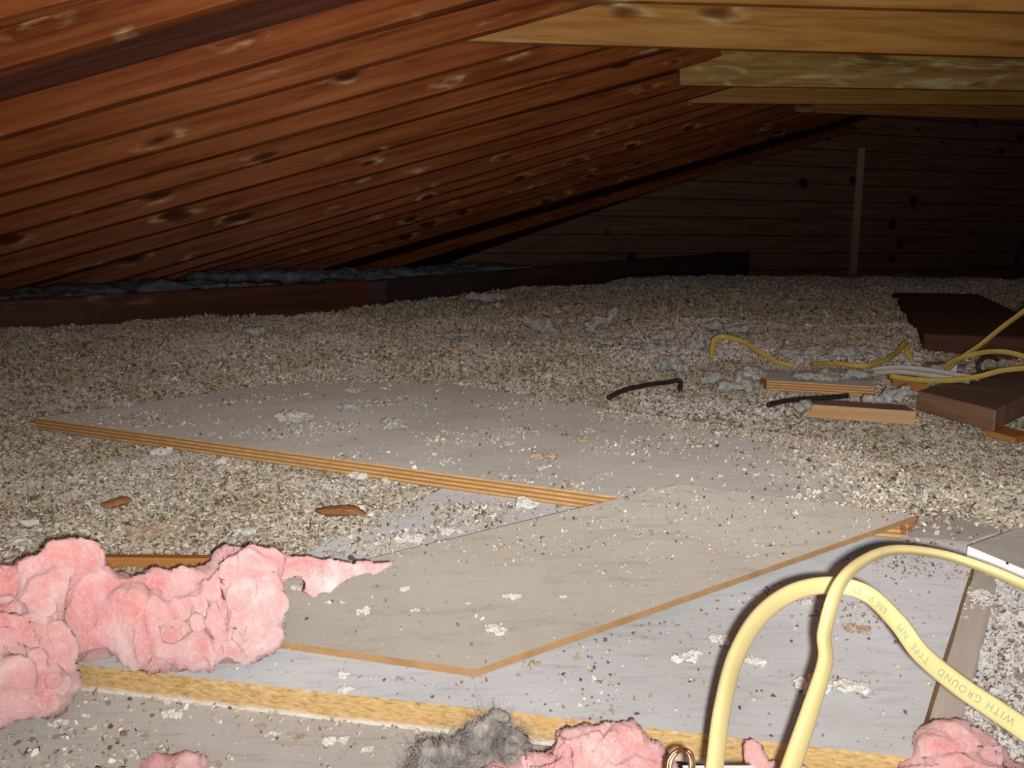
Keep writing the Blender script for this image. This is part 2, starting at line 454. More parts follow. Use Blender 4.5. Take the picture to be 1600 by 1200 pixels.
# granules: flattened irregular boxes, all of one patch in one mesh (nobody could count them)
_CUBE = np.array([[1, 0, 0], [-1, 0, 0], [0, 1, 0], [0, -1, 0], [0, 0, 1], [0, 0, -1]], float) * 0.62
_QUAD = np.array([(0, 2, 4), (2, 1, 4), (1, 3, 4), (3, 0, 4), (2, 0, 5), (1, 2, 5), (3, 1, 5), (0, 3, 5)])
def granules(name, pts, size, mat, parent=None, flat=0.7, seed=1):
    g = np.random.default_rng(seed)
    n = len(pts)
    size = np.broadcast_to(size, (n,)) * g.lognormal(0, 0.27, n)
    sh = _CUBE[None] * (1 + g.uniform(-0.35, 0.35, (n, 6, 1))) + g.uniform(-0.18, 0.18, (n, 6, 3))
    sh = sh * np.stack([g.uniform(0.7, 1.3, n), g.uniform(0.7, 1.2, n), g.uniform(0.5, 1.0, n) * flat], -1)[:, None]
    q = g.normal(size=(n, 4)); q /= np.linalg.norm(q, axis=1)[:, None]
    w, x, y, z = q.T
    R = np.stack([np.stack([1 - 2 * (y * y + z * z), 2 * (x * y - z * w), 2 * (x * z + y * w)], -1),
                  np.stack([2 * (x * y + z * w), 1 - 2 * (x * x + z * z), 2 * (y * z - x * w)], -1),
                  np.stack([2 * (x * z - y * w), 2 * (y * z + x * w), 1 - 2 * (x * x + y * y)], -1)], 1)
    v = np.einsum('nij,nkj->nki', R, sh * size[:, None, None]) + np.asarray(pts)[:, None]
    v = v.reshape(-1, 3)
    f = (_QUAD[None] + (np.arange(n) * 6)[:, None, None]).reshape(-1)
    me = bpy.data.meshes.new(name)
    me.vertices.add(len(v)); me.vertices.foreach_set('co', v.ravel())
    nf = n * 8
    me.loops.add(nf * 3); me.loops.foreach_set('vertex_index', f)
    me.polygons.add(nf); me.polygons.foreach_set('loop_start', np.arange(nf) * 3)
    me.polygons.foreach_set('loop_total', np.full(nf, 3))
    me.materials.append(mat)
    me.update(calc_edges=True)
    o = bpy.data.objects.new(name, me)
    COL.objects.link(o)
    if parent is not None: o.parent = parent
    return o
def smooth01(a, b, x):
    t = np.clip((x - a) / (b - a), 0, 1)
    return t * t * (3 - 2 * t)
_ph = RNG.uniform(0, 6.28, 40); _dr = RNG.normal(size=(40, 2))
def wob(x, y, f, k=0):
    """cheap smooth noise, about -1..1"""
    s = 0
    for i in range(5):
        d = _dr[k * 5 + i]
        s = s + np.sin((x * d[0] + y * d[1]) * f + _ph[k * 5 + i])
    return s / 2.6
def inside(poly, x, y):
    c = np.zeros(x.shape, bool)
    n = len(poly)
    for i in range(n):
        x1, y1 = poly[i][:2]; x2, y2 = poly[(i + 1) % n][:2]
        k = ((y1 > y) != (y2 > y)) & (x < (x2 - x1) * (y - y1) / (y2 - y1 + 1e-12) + x1)
        c ^= k
    return c
def dist_seg(x, y, a, b):
    a = np.array(a[:2]); b = np.array(b[:2]); d = b - a
    t = np.clip(((x - a[0]) * d[0] + (y - a[1]) * d[1]) / (d @ d), 0, 1)
    return np.hypot(x - a[0] - t * d[0], y - a[1] - t * d[1])
def poly_dist(P, x, y):
    d = np.full(x.shape, 1e9)
    for i in range(len(P)):
        d = np.minimum(d, dist_seg(x, y, P[i], P[(i + 1) % len(P)]))
    return d
def in_view(p, m=120):
    d = p - CAM
    fy = d[:, 1] * math.cos(TH) - d[:, 2] * math.sin(TH)
    uz = d[:, 1] * math.sin(TH) + d[:, 2] * math.cos(TH)
    px = 800 + F * d[:, 0] / fy; py = 600 - F * uz / fy
    return (px > -m) & (px < 1600 + m) & (py < 1200 + m)

# ------------------------------------------------------------------ the setting: floor, roof, gable
def zverm(x, y):
    z = -0.030 + 0.080 * smooth01(1.45, 2.15, y) + 0.045 * smooth01(2.1, 5.0, y) - 0.10 * smooth01(5.2, 8.0, y)
    lump = 0.4 + 0.6 * smooth01(1.5, 2.6, y)
    z = z + 0.007 * wob(x, y, 6, 0) * lump + 0.003 * wob(x, y, 19, 1) + 0.010 * wob(x, y, 3.1, 2) * smooth01(1.5, 2.4, y)
    z = z + 0.0022 * wob(x, y, 55, 3)
    z = z + (0.010 * wob(x, y, 8.3, 4) + 0.006 * wob(x, y, 23, 5)) * smooth01(1.75, 2.15, y)
    z = z - 0.035 * smooth01(0.47, 0.52, x / y) * smooth01(1.85, 2.1, y) * smooth01(4.2, 3.8, y)
    z = z - 0.055 * smooth01(0.62, 0.50, y)
    z = z - 0.020 * smooth01(0.40, 0.60, x) * smooth01(0.78, 0.68, y)
    z = z + 0.024 * np.exp(-((x - 0.56) / 0.10) ** 2 - ((y - 0.98) / 0.17) ** 2)
    return z
fl_o = link_mesh('floor', [(-6, -1.5, -.14), (9, -1.5, -.14), (9, 13, -.14), (-6, 13, -.14), (-6, -1.5, -.18), (9, -1.5, -.18), (9, 13, -.18), (-6, 13, -.18)],
                 [(0, 1, 2, 3), (7, 6, 5, 4), (0, 4, 5, 1), (1, 5, 6, 2), (2, 6, 7, 3), (3, 7, 4, 0)], M_JOIST)
tag(fl_o, kind='structure')

LV = ray(1250, 394); LV = LV / np.linalg.norm(LV)
TV = PD(360, 0, 2.09) - _p0; TV = TV / np.linalg.norm(TV)
# roof sheathing above the rafters, and the far slope it meets
rc = _p0 + ROOF_N * 0.098
ceil = box_axes('ceiling', rc - TV * 4.2 - LV * 3.5, TV * 11.5, LV * 15, ROOF_N * 0.02, M_SHEATH, 0)
tag(ceil, kind='structure')
rt = rc + TV * 7.3
d2 = np.array([TV[0], TV[1], -TV[2]])
n2 = np.cross(d2, LV); n2 = n2 / np.linalg.norm(n2) * (1 if np.cross(d2, LV)[2] > 0 else -1)
ceil2 = box_axes('ceiling_far_slope', rt - LV * 3.5, d2 * 5.5, LV * 15, n2 * 0.02, M_SHEATH, 0)
ceil2.name = 'ceiling.001'
tag(ceil2, kind='structure')
# gable wall of dark boards
wp = PP(1359, 197)
wd = np.array([math.cos(math.radians(17.5)), math.sin(math.radians(17.5)), 0])
def gable_mat():
    m, nt, b = new_mat('gable_boards')
    T = NT(nt)
    v = T.coord((1, 1, 1), rand=False)
    sp = T.n('ShaderNodeSeparateXYZ'); T.l(v, sp.inputs[0])
    mu = T.n('ShaderNodeMath', operation='MULTIPLY'); mu.inputs[1].default_value = 5.0
    T.l(sp.outputs['Z'], mu.inputs[0])
    pp = T.n('ShaderNodeMath', operation='PINGPONG'); pp.inputs[1].default_value = 0.5
    T.l(mu.outputs[0], pp.inputs[0])
    g = T.noise(T.coord((0.8, 4, 14), rand=False), 1.5, 5, 0.6, 0.4)
    c = T.ramp(g, [(0.3, (0.24, 0.125, 0.08)), (0.55, (0.42, 0.23, 0.14)), (0.75, (0.55, 0.32, 0.20))])
    vo = T.n('ShaderNodeTexVoronoi'); vo.inputs['Scale'].default_value = 2.6
    T.l(v, vo.inputs['Vector'])
    c = T.mix(c, (0.02, 0.012, 0.01), T.ramp(vo.outputs['Distance'], [(0.10, 0.95), (0.20, 0.0)]))
    c = T.mix(c, (0.02, 0.012, 0.01), T.ramp(pp.outputs[0], [(0.015, 0.9), (0.04, 0.0)]))
    T.l(c, b.inputs['Base Color'])
    b.inputs['Roughness'].default_value = 0.6
    T.bump(g, 0.3, 0.006, b)
    return m
wall = box_axes('wall_back', wp - wd * 7 - np.array([0, 0, wp[2] + 0.14]), wd * 13, np.array([-wd[1], wd[0], 0]) * 0.03, np.array([0, 0, 4.2]), gable_mat(), 0)
tag(wall, kind='structure')

# ------------------------------------------------------------------ rafters of the left slope
RAFT = [((0, 28), (110, -1), 'short orange rafter cut off by the top left corner'),
        ((0, 107), (360, 2), 'orange rafter directly above the broad dark gap at top left'),
        ((0, 212), (690, 14), 'orange rafter directly below the broad dark gap of bare sheathing'),
        ((0, 257), (900, 10), 'rafter second below the dark sheathing gap, running to the top edge'),
        ((0, 302), (840, 70), 'rafter meeting the left end of the long upper tie beam'),
        ((0, 335), (950, 72), 'rafter just below the one that meets the upper tie beam'),
        ((0, 367), (950, 100), 'rafter second above the pale tie beam, sunk among its neighbours'),
        ((0, 398), (1000, 122), 'rafter right above the last brightly lit one'),
        ((0, 430), (1075, 135), 'lowest brightly lit rafter, ending at the pale knotty tie beam'),
        ((200, 400), (1090, 150), 'dim brown rafter first under the lowest brightly lit one'),
        ((550, 330), (1118, 162), 'dim rafter ending at the third tie beam'),
        ((550, 344), (1150, 166), 'dim rafter just under the one ending at the third tie beam'),
        ((550, 356), (1195, 171), 'dim dark rafter between the third and the lowest tie beam'),
        ((550, 375), (1250, 175), 'dim rafter ending at the lowest tie beam'),
        ((580, 381), (1280, 181), 'dark rafter just under the one ending at the lowest tie beam'),
        ((600, 392), (1310, 187), 'dark rafter second from the gable wall'),
        ((660, 405), (1355, 199), 'dark far rafter lying against the gable wall')]
for i, (a, b, lab) in enumerate(RAFT):
    p, q = PP(*a), PP(*b)
    d = (q - p) / np.linalg.norm(q - p)
    tl = (p[2] - 0.02) / d[2]           # down to the eave
    tl = min(max(tl, 0.3), 2.6)
    p = p - d * tl
    L = np.linalg.norm(q - p) + (1.6 if i < 11 else 0.7)
    up = ROOF_N - d * (ROOF_N @ d)
    side = np.cross(up, d); side = side if side[1] > 0 else -side
    o = box_axes('rafter', p, d * L, side / np.linalg.norm(side) * 0.038, up / np.linalg.norm(up) * 0.092, M_RAFTER, 0.002)
    tag(o, lab, 'rafter', 'rafters of the left roof slope')

# ------------------------------------------------------------------ tie beams
TIES = [((880, -2), (1600, 18), 2.80, 0.14, M_TIE, 'tie beam cut off by the top edge, nearest the camera'),
        ((690, 63), (1600, 89), 3.05, 0.17, M_TIE, 'long golden tie beam with three dark knots, second from the top edge'),
        ((1062, 133), (1600, 141), 4.35, 0.24, M_TIE_PALE, 'pale knotty tie beam with whitish streaks below the long golden one'),
        ((1075, 161), (1600, 164), 5.35, 0.14, M_TIE, 'thin looking brown tie beam under the pale knotty one'),
        ((1243, 175), (1600, 187), 6.7, 0.15, M_TIE, 'lowest and farthest tie beam, short, above the dark gable wall')]
for a, b, D, h, mt, lab in TIES:
    p = PD(a[0], a[1], D)
    q = PZ(b[0], b[1], p[2])
    if abs(q[1] - p[1]) > 0.35: q = PD(b[0], b[1], D + 0.2)
    d = (q - p); L = np.linalg.norm(d); d = d / L
    side = np.array([-d[1], d[0], 0]); side /= np.linalg.norm(side)
    o = box_axes('tie_beam', p, d * (L + 0.7), side * 0.038, np.array([0, 0, h]), mt, 0.002)
    tag(o, lab, 'tie beam', 'tie beams across the attic')

# vertical pale lath on the gable
lb = PD(1335, 440, 1); lt = None
def on_wall(x, y, off=0.0):
    r = ray(x, y); n = np.array([-wd[1], wd[0], 0])
    t = (n @ (wp - CAM) - off) / (n @ r)
    return CAM + r * t
a, b = on_wall(1329, 440, 0.03), on_wall(1343, 231, 0.03)
o = box_axes('lath', a, b - a, wd * 0.085, np.array([-wd[1], wd[0], 0]) * 0.03, M_LATH, 0.002)
tag(o, 'narrow pale upright lath on the dark gable wall', 'lath')

# ------------------------------------------------------------------ eave timbers at the left and the fluff on them
def beam(name, a, b, Da, Db, h, w, mat, lab, cat, hb=None):
    p, q = PD(a[0], a[1], Da), PD(b[0], b[1], Db)
    d = q - p
    side = np.array([-d[1], d[0], 0]); side /= np.linalg.norm(side)
    o = box_axes(name, p - np.array([0, 0, h]), d, side * w, np.array([0, 0, h]), mat, 0.003)
    return tag(o, lab, cat)
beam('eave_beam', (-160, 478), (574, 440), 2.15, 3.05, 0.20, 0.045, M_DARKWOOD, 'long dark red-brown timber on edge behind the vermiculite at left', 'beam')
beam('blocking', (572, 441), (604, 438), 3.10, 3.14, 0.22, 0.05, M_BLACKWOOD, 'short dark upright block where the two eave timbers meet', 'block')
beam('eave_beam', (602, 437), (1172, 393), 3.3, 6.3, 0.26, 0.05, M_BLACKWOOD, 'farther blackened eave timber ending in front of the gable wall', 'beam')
rail = PZ(1085, 437, 0.06)
r2 = PZ(1195, 457, 0.055)
o = box_axes('stick', r2, rail - r2, np.array([0.03, 0.02, 0]), np.array([0, 0, 0.03]), M_BLACKWOOD, 0.002)
tag(o, 'thin dark stick lying at the far end by the blackened eave timber', 'stick')

# ------------------------------------------------------------------ boards on the floor
def poly(pts, z): return [PZ(x, y, zz if zz is not None else z) for (x, y), zz in ((p[:2], p[2] if len(p) > 2 else None) for p in pts)]
PLY = poly([(55, 653), (575, 579), (1012, 648), (1300, 690), (1424, 742), (1420, 815), (945, 774)], 0.0)
o = slab('plywood_sheet', PLY, 0.019, M_PLYTOP, M_PLYEDGE, nsub=10, jag=0.0015)
tag(o, 'large dusty plywood sheet with a striped orange edge lying on the vermiculite', 'board')
LOW = poly([(118, 1037), (1425, 1184), (1530, 848), (715, 752)], -0.019)
o = slab('particle_board', LOW, 0.020, M_GREYTOP, M_CHIPEDGE, nsub=14, jag=0.0012)
tag(o, 'pale grey particle board with thick crumbly yellow edge under the brown panel', 'board')
BROWN = poly([(188, 966, -.013), (743, 1046, -.013), (1432, 805, .006), (1062, 756, .006)], 0)
o = slab('hardboard_panel', BROWN, 0.0055, M_BROWNTOP, M_HARDEDGE)
tag(o, 'thin brown hardboard panel with pointed near corner on the grey board', 'board')
TAN = poly([(-420, 990), (60, 1010), (760, 1130), (760, 1330), (-420, 1330)], -0.039)
o = slab('floor_board', TAN, 0.016, M_TANTOP, M_HARDEDGE)
tag(o, 'dusty tan board at the bottom left below the yellow crumbly edge', 'board')
DARKB = poly([(1405, 838), (1515, 847), (1592, 822), (1800, 800), (1850, 690), (1577, 743), (1461, 812)], -0.016)
o = slab('floor_board', DARKB, 0.016, M_DARKTOP, M_JOIST, nsub=4, jag=0.004)
tag(o, 'dark grey board at the right edge strewn with crumbs', 'board')
DRY = poly([(1512, 853), (1585, 827), (1800, 800), (1800, 972)], 0.000)
t_dry = empty('drywall_scrap', np.mean(DRY, axis=0))
o = slab('gypsum_sheet', DRY, 0.0145, M_DARKTOP, M_WHITEEDGE)
o.parent = t_dry; o.location = Vector(o.location) - Vector(t_dry.location)
tag(t_dry, 'grey topped drywall scrap with a bright white cut edge at the right', 'drywall scrap')
hp = PD(1574, 880, np.linalg.norm(PZ(1574, 880, -0.005) - CAM) * 0.985)
# dark nail hole in the white edge
e0, e1 = DRY[0], DRY[3]
ed = (e1 - e0) / np.linalg.norm(e1 - e0); en = np.array([ed[1], -ed[0], 0]); en = en if en[1] < 0 else -en
rr = ray(1574, 880); tt = (en @ (e0 - CAM)) / (en @ rr); hp = CAM + rr * tt
vs = [hp + en * 0.0004] + [hp + en * 0.0004 + 0.0013 * (ed * math.cos(k * math.pi / 5) + np.array([0, 0, 1]) * math.sin(k * math.pi / 5)) for k in range(10)]
vs += [v - en * 0.0008 for v in vs]
fs = [(0, 1 + k, 1 + (k + 1) % 10) for k in range(10)] + [(11, 12 + (k + 1) % 10, 12 + k) for k in range(10)] + [(1 + k, 12 + k, 12 + (k + 1) % 10, 1 + (k + 1) % 10) for k in range(10)]
o = link_mesh('nail_hole', np.array(vs) - np.array(t_dry.location), fs, M_DOT, parent=t_dry)
fix_normals(o); o['label'] = 'small dark hole'

# joist running away beside the grey board
j0, j1 = PZ(1395, 1195, -0.036), PZ(1512, 890, -0.036)
jd = j1 - j0
jd = jd / np.linalg.norm(jd)
o = box_axes('joist', j0 - jd * 0.12 - np.array([0.004, 0, 0.09]), jd * (np.linalg.norm(j1 - j0) + 0.35), np.array([0.034, -0.004, 0]), np.array([0, 0, 0.09]), M_JOIST, 0.002)
tag(o, 'grey-brown joist along the right side of the pale grey board', 'joist')

# ------------------------------------------------------------------ timbers and scraps at the right
z_b = 0.018
b0, b1, b2 = PZ(1434, 611, z_b), PZ(1556, 641, z_b), PZ(1504, 588, z_b)
o = box_axes('lumber_block', b0 - np.array([0, 0, 0.036]), b1 - b0, (b2 - b0) * 2.6, np.array([0, 0, 0.036]), M_BLOCK, 0.002)
tag(o, 'weathered brown lumber offcut showing its end, at the right edge', 'lumber')
s0, s1 = PZ(1198, 594, 0.015), PZ(1366, 604, 0.015)
sd = s1 - s0
pt = [s0, s1, s1 + np.array([0.10, 0.32, 0]), s0 + np.array([0.02, 0.30, 0])]
o = slab('plywood_scrap', pt, 0.020, M_DARKTOP, M_PLYEDGE)
tag(o, 'plywood scrap with orange layered edge sunk in the fluff at right', 'board')
s0, s1 = PZ(1255, 631, 0.006), PZ(1432, 643, 0.006)
o = box_axes('lumber_strip', s0 - np.array([0, 0, 0.024]), s1 - s0, np.array([0.01, 0.06, 0]), np.array([0, 0, 0.024]), M_SCRAP, 0.001)
tag(o, 'fresh orange lumber strip half buried left of the weathered block', 'lumber')
s0, s1 = PZ(1395, 592, 0.012), PZ(1450, 600, 0.012)
o = box_axes('lumber_strip', s0 - np.array([0, 0, 0.02]), s1 - s0, np.array([0.03, 0.12, 0]), np.array([0, 0, 0.02]), M_STICK, 0.001)
tag(o, 'short orange wood end under the white cable bundle', 'lumber')
s0, s1 = PZ(1540, 672, -0.018), PZ(1585, 684, -0.018)
o = box_axes('lumber_strip', s0 - np.array([0, 0, 0.01]), s1 - s0, np.array([0.05, 0.03, 0]), np.array([0, 0, 0.01]), M_STICK, 0.001)
tag(o, 'small orange wood sliver in front of the weathered block', 'lumber')
z_d = 0.072
q0, q1, q2 = PZ(1443, 521, z_d), PZ(1600, 527, z_d), PZ(1395, 457, z_d + 0.03)
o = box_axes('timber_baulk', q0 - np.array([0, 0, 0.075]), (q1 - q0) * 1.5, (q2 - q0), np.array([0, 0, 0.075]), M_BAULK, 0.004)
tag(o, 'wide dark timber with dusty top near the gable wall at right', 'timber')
# orange stick behind the pink insulation
s0, s1 = PZ(148, 872, -0.010), PZ(350, 874, -0.010)
o = box_axes('wood_stick', s0 - np.array([0, 0, 0.024]), s1 - s0, np.array([0.002, 0.012, 0]), np.array([0, 0, 0.024]), M_STICK, 0.002)
tag(o, 'orange wood stick just behind the pink insulation at left', 'stick')

def chip(px, py, z, L, w, h, rot, lab, mat=M_CHIP, name='wood_chip'):
    c = PZ(px, py, z)
    bm = bmesh.new()
    bmesh.ops.create_icosphere(bm, subdivisions=3, radius=1.0)
    sd = random.random() * 50
    for v in bm.verts:
        v.co = v.co * (1 + 0.35 * mnoise.noise(v.co * 1.7 + Vector((sd, 0, 0))))
        v.co.x *= L / 2; v.co.y *= w / 2; v.co.z *= h / 2
        v.co.z += 0.15 * h * math.sin(v.co.x / L * 5)
    me = bpy.data.meshes.new(name); bm.to_mesh(me); bm.free()
    me.materials.append(mat)
    o = bpy.data.objects.new(name, me); COL.objects.link(o)
    o.location = c; o.rotation_euler = (0, 0, rot)
    return tag(o, lab, 'wood chip')
chip(532, 798, -0.018, 0.055, 0.022, 0.012, -0.2, 'dark brown curled wood chip on the granules below the plywood edge')
chip(182, 785, -0.017, 0.030, 0.018, 0.010, 0.4, 'small orange-brown wood chip on the granules at left')
chip(1416, 818, -0.006, 0.032, 0.016, 0.014, 0.7, 'splintered brown wood lump at the right tip of the hardboard panel')

# ------------------------------------------------------------------ loose fill
def build_fill():
    xs = np.concatenate([np.arange(-3.4, 4.8, 0.03)]); ys = np.concatenate([np.arange(0.42, 2.6, 0.02), np.arange(2.6, 10.6, 0.07)])
    X, Y = np.meshgrid(xs, ys)
    Z = zverm(X, Y)
    Z = np.where(inside(LOW, X, Y), np.minimum(Z, -0.045), Z)
    Z = np.where((X > 0.24) & (Y < 0.84), np.minimum(Z, -0.085), Z)
    n, m = X.shape
    v = np.stack([X, Y, Z], -1).reshape(-1, 3)
    f = [(i * m + j, i * m + j + 1, (i + 1) * m + j + 1, (i + 1) * m + j) for i in range(n - 1) for j in range(m - 1)]
    roofd = (v - _p0) @ ROOF_N
    walld = (v - wp) @ np.array([-wd[1], wd[0], 0])
    keep = (roofd < -0.01) & (walld < -0.02)
    f = [q for q in f if keep[list(q)].all()]
    used = np.unique(np.array(f)); rm = -np.ones(len(v), int); rm[used] = np.arange(len(used))
    v = v[used]; f = [tuple(int(rm[k]) for k in q) for q in f]
    o = link_mesh('vermiculite_insulation', v, f, M_VGROUND, smooth=True)
    tag(o, 'grey-tan loose vermiculite granules filling the attic floor around the boards', 'loose insulation', kind='stuff')
    def batch(n, y0, y1, xa, xb, size, seed):
        g = np.random.default_rng(seed)
        y = g.uniform(y0, y1, n); x = g.uniform(-1, 1, n) * (xa + xb * y) + 0.0
        p = np.stack([x, y, zverm(x, y) + g.uniform(-0.2, 0.55, n) * size], -1)
        k = in_view(p)
        hide = inside(PLY, x, y) & (y < 1.30) & (poly_dist(PLY, x, y) > 0.03) | inside(LOW, x, y) | inside(TAN, x, y) | (x > 0.30) & (y < 0.80)
        # the fill laps over the far edge of the plywood at right
        return p[k & ~hide]
    P1 = batch(170000, 0.60, 1.35, 0.05, 0.66, 0.0042, 1)
    P2 = batch(170000, 1.35, 2.6, 0.05, 0.66, 0.0060, 2)
    P3 = batch(90000, 2.6, 6.5, 0.05, 0.66, 0.0115, 3)
    pts = np.concatenate([P1, P2, P3])
    size = np.concatenate([np.full(len(P1), 0.0046), np.full(len(P2), 0.0064), np.full(len(P3), 0.0095)])
    granules('loose_granules', pts, size, M_VERM, parent=o, seed=5)['kind'] = 'stuff'
    return o
fill = build_fill()

# granules that lap over the far right of the plywood
def strew(name, poly_w, z, n, size, density, label, mat=M_CRUMB, cat='crumbs', seed=3, flat=0.7, dz=None):
    g = np.random.default_rng(seed)
    P = np.array(poly_w)
    lo, hi = P[:, :2].min(0), P[:, :2].max(0)
    xy = g.uniform(lo, hi, (n, 2))
    k = inside(poly_w, xy[:, 0], xy[:, 1])
    xy = xy[k]
    d = density(xy[:, 0], xy[:, 1])
    xy = xy[g.uniform(0, 1, len(xy)) < d]
    zz = (dz(xy[:, 0], xy[:, 1]) if dz else z)
    p = np.stack([xy[:, 0], xy[:, 1], zz + size * 0.3 + np.zeros(len(xy))], -1)
    p = p[in_view(p)]
    o = granules(name, p, size, mat, seed=seed, flat=flat)
    tag(o, label, cat, kind='stuff')
    return o
def plane_z(P):
    a, b, c = np.array(P[0]), np.array(P[1]), np.array(P[2])
    n = np.cross(b - a, c - a)
    return lambda x, y: a[2] - (n[0] * (x - a[0]) + n[1] * (y - a[1])) / n[2]
bz = plane_z(BROWN)
def ply_den(x, y):
    far = np.exp(-(np.minimum(dist_seg(x, y, PLY[2 * 10], PLY[3 * 10]), dist_seg(x, y, PLY[3 * 10], PLY[4 * 10])) / 0.07) ** 2) if len(PLY) > 40 else 0
    e1 = dist_seg(x, y, PLY[2], PLY[3]); e2 = dist_seg(x, y, PLY[3], PLY[4]); e3 = dist_seg(x, y, PLY[4], PLY[5])
    e = np.minimum(np.minimum(e1, e2), e3)
    r = PZ(1450, 740, 0)
    edge = np.exp(-(e / 0.055) ** 2) * 0.95
    blob = np.exp(-(np.hypot(x - r[0], (y - r[1])) / 0.13) ** 2) * 0.75
    c = PZ(700, 700, 0)
    patch = 0.14 * smooth01(0.25, 0.9, wob(x, y, 17, 4)) + 0.28 * smooth01(0.7, 1.2, wob(x, y, 30, 5)) * np.exp(-(np.hypot((x - c[0]) / 2.2, y - c[1]) / 0.3) ** 2) + 0.012
    return np.clip(edge + blob + patch, 0, 1)
notbrown = lambda x, y: ~inside(BROWN, x, y)
strew('plywood_crumbs', PLY, 0.0, 110000, 0.0036, lambda x, y: ply_den(x, y) * notbrown(x, y), 'pale vermiculite crumbs scattered over the plywood sheet', M_CRUMB, seed=21)
strew('hardboard_crumbs', BROWN, 0, 9000, 0.0024, lambda x, y: 0.05 + 0.12 * smooth01(0.4, 1.0, wob(x, y, 22, 4)) + 0.25 * smooth01(0.68, 0.76, y), 'tiny pale and dark crumbs scattered over the brown hardboard panel', M_CRUMB, seed=22, dz=bz)
strew('grey_board_crumbs', LOW, -0.019, 42000, 0.0021, lambda x, y: (0.05 + 0.75 * smooth01(0.0, 1.1, wob(x, y, 24, 3)) * smooth01(0.0, 0.14, x) * smooth01(0.43, 0.53, y) + 0.0 * x) * notbrown(x, y), 'small brown and pale crumbs scattered over the pale grey board', M_DIRT, seed=23)
strew('tan_board_crumbs', TAN, -0.039, 14000, 0.0026, lambda x, y: (0.05 + 0.4 * smooth01(0.5, 1.1, wob(x, y, 30, 2)) + 0.5 * np.exp(-(dist_seg(x, y, LOW[0], LOW[1]) / 0.012) ** 2)), 'pale crumbs scattered over the tan board at bottom left', M_CRUMB, seed=24)
strew('dark_board_crumbs', DARKB, -0.016, 9000, 0.0040, lambda x, y: 0.10 + 0.5 * smooth01(0.3, 1.0, wob(x, y, 24, 1)) + 0.8 * np.exp(-(dist_seg(x, y, DARKB[5], DARKB[6]) / 0.02) ** 2), 'pale crumbs scattered over the dark grey board at right', M_CRUMB, seed=25)
strew('strip_crumbs', poly([(480, 872), (640, 790), (880, 780), (880, 800), (620, 872)], -0.019), -0.019, 4500, 0.0038, lambda x, y: 0.05 + 0.45 * smooth01(0.2, 1.0, wob(x, y, 28, 5)), 'pale crumbs piled along the left edge of the brown hardboard panel', M_CRUMB, seed=26)

# clumpy grey-white cellulose at the bottom right
def cellulose():
    xs = np.arange(0.20, 0.95, 0.008); ys = np.arange(0.30, 0.86, 0.008)
    X, Y = np.meshgrid(xs, ys)
    zf = lambda x, y: -0.062 + 0.006 * wob(x, y, 60, 0) + 0.004 * wob(x, y, 130, 1) + 0.016 * smooth01(0.45, 0.6, y)
    Z = zf(X, Y)
    n, m = X.shape
    v = np.stack([X, Y, Z], -1).reshape(-1, 3)
    f = [(i * m + j, i * m + j + 1, (i + 1) * m + j + 1, (i + 1) * m + j) for i in range(n - 1) for j in range(m - 1)]
    o = link_mesh('cellulose_insulation', v, f, M_CGROUND, smooth=True)
    tag(o, 'clumpy grey-white loose insulation at the bottom right beside the joist', 'loose insulation', kind='stuff')
    g = np.random.default_rng(8)
    x = g.uniform(0.22, 0.9, 60000); y = g.uniform(0.32, 0.84, 60000)
    kk = ~inside(LOW, x, y); x, y = x[kk], y[kk]
    p = np.stack([x, y, zf(x, y) + g.uniform(-0.001, 0.004, len(x))], -1)
    p = p[in_view(p)]
    granules('loose_flakes', p, 0.0036, M_CELL, parent=o, seed=9)['kind'] = 'stuff'
cellulose()

def catmull(P, n=10):
    P = np.asarray(P, float)
    Q = np.vstack([2 * P[0] - P[1], P, 2 * P[-1] - P[-2]])
    out = []
    for i in range(1, len(Q) - 2):
        p0, p1, p2, p3 = Q[i - 1:i + 3]
        for k in range(n):
            t = k / n
            out.append(0.5 * ((2 * p1) + (-p0 + p2) * t + (2 * p0 - 5 * p1 + 4 * p2 - p3) * t * t + (-p0 + 3 * p1 - 3 * p2 + p3) * t ** 3))
    out.append(Q[-2])
    return np.array(out)
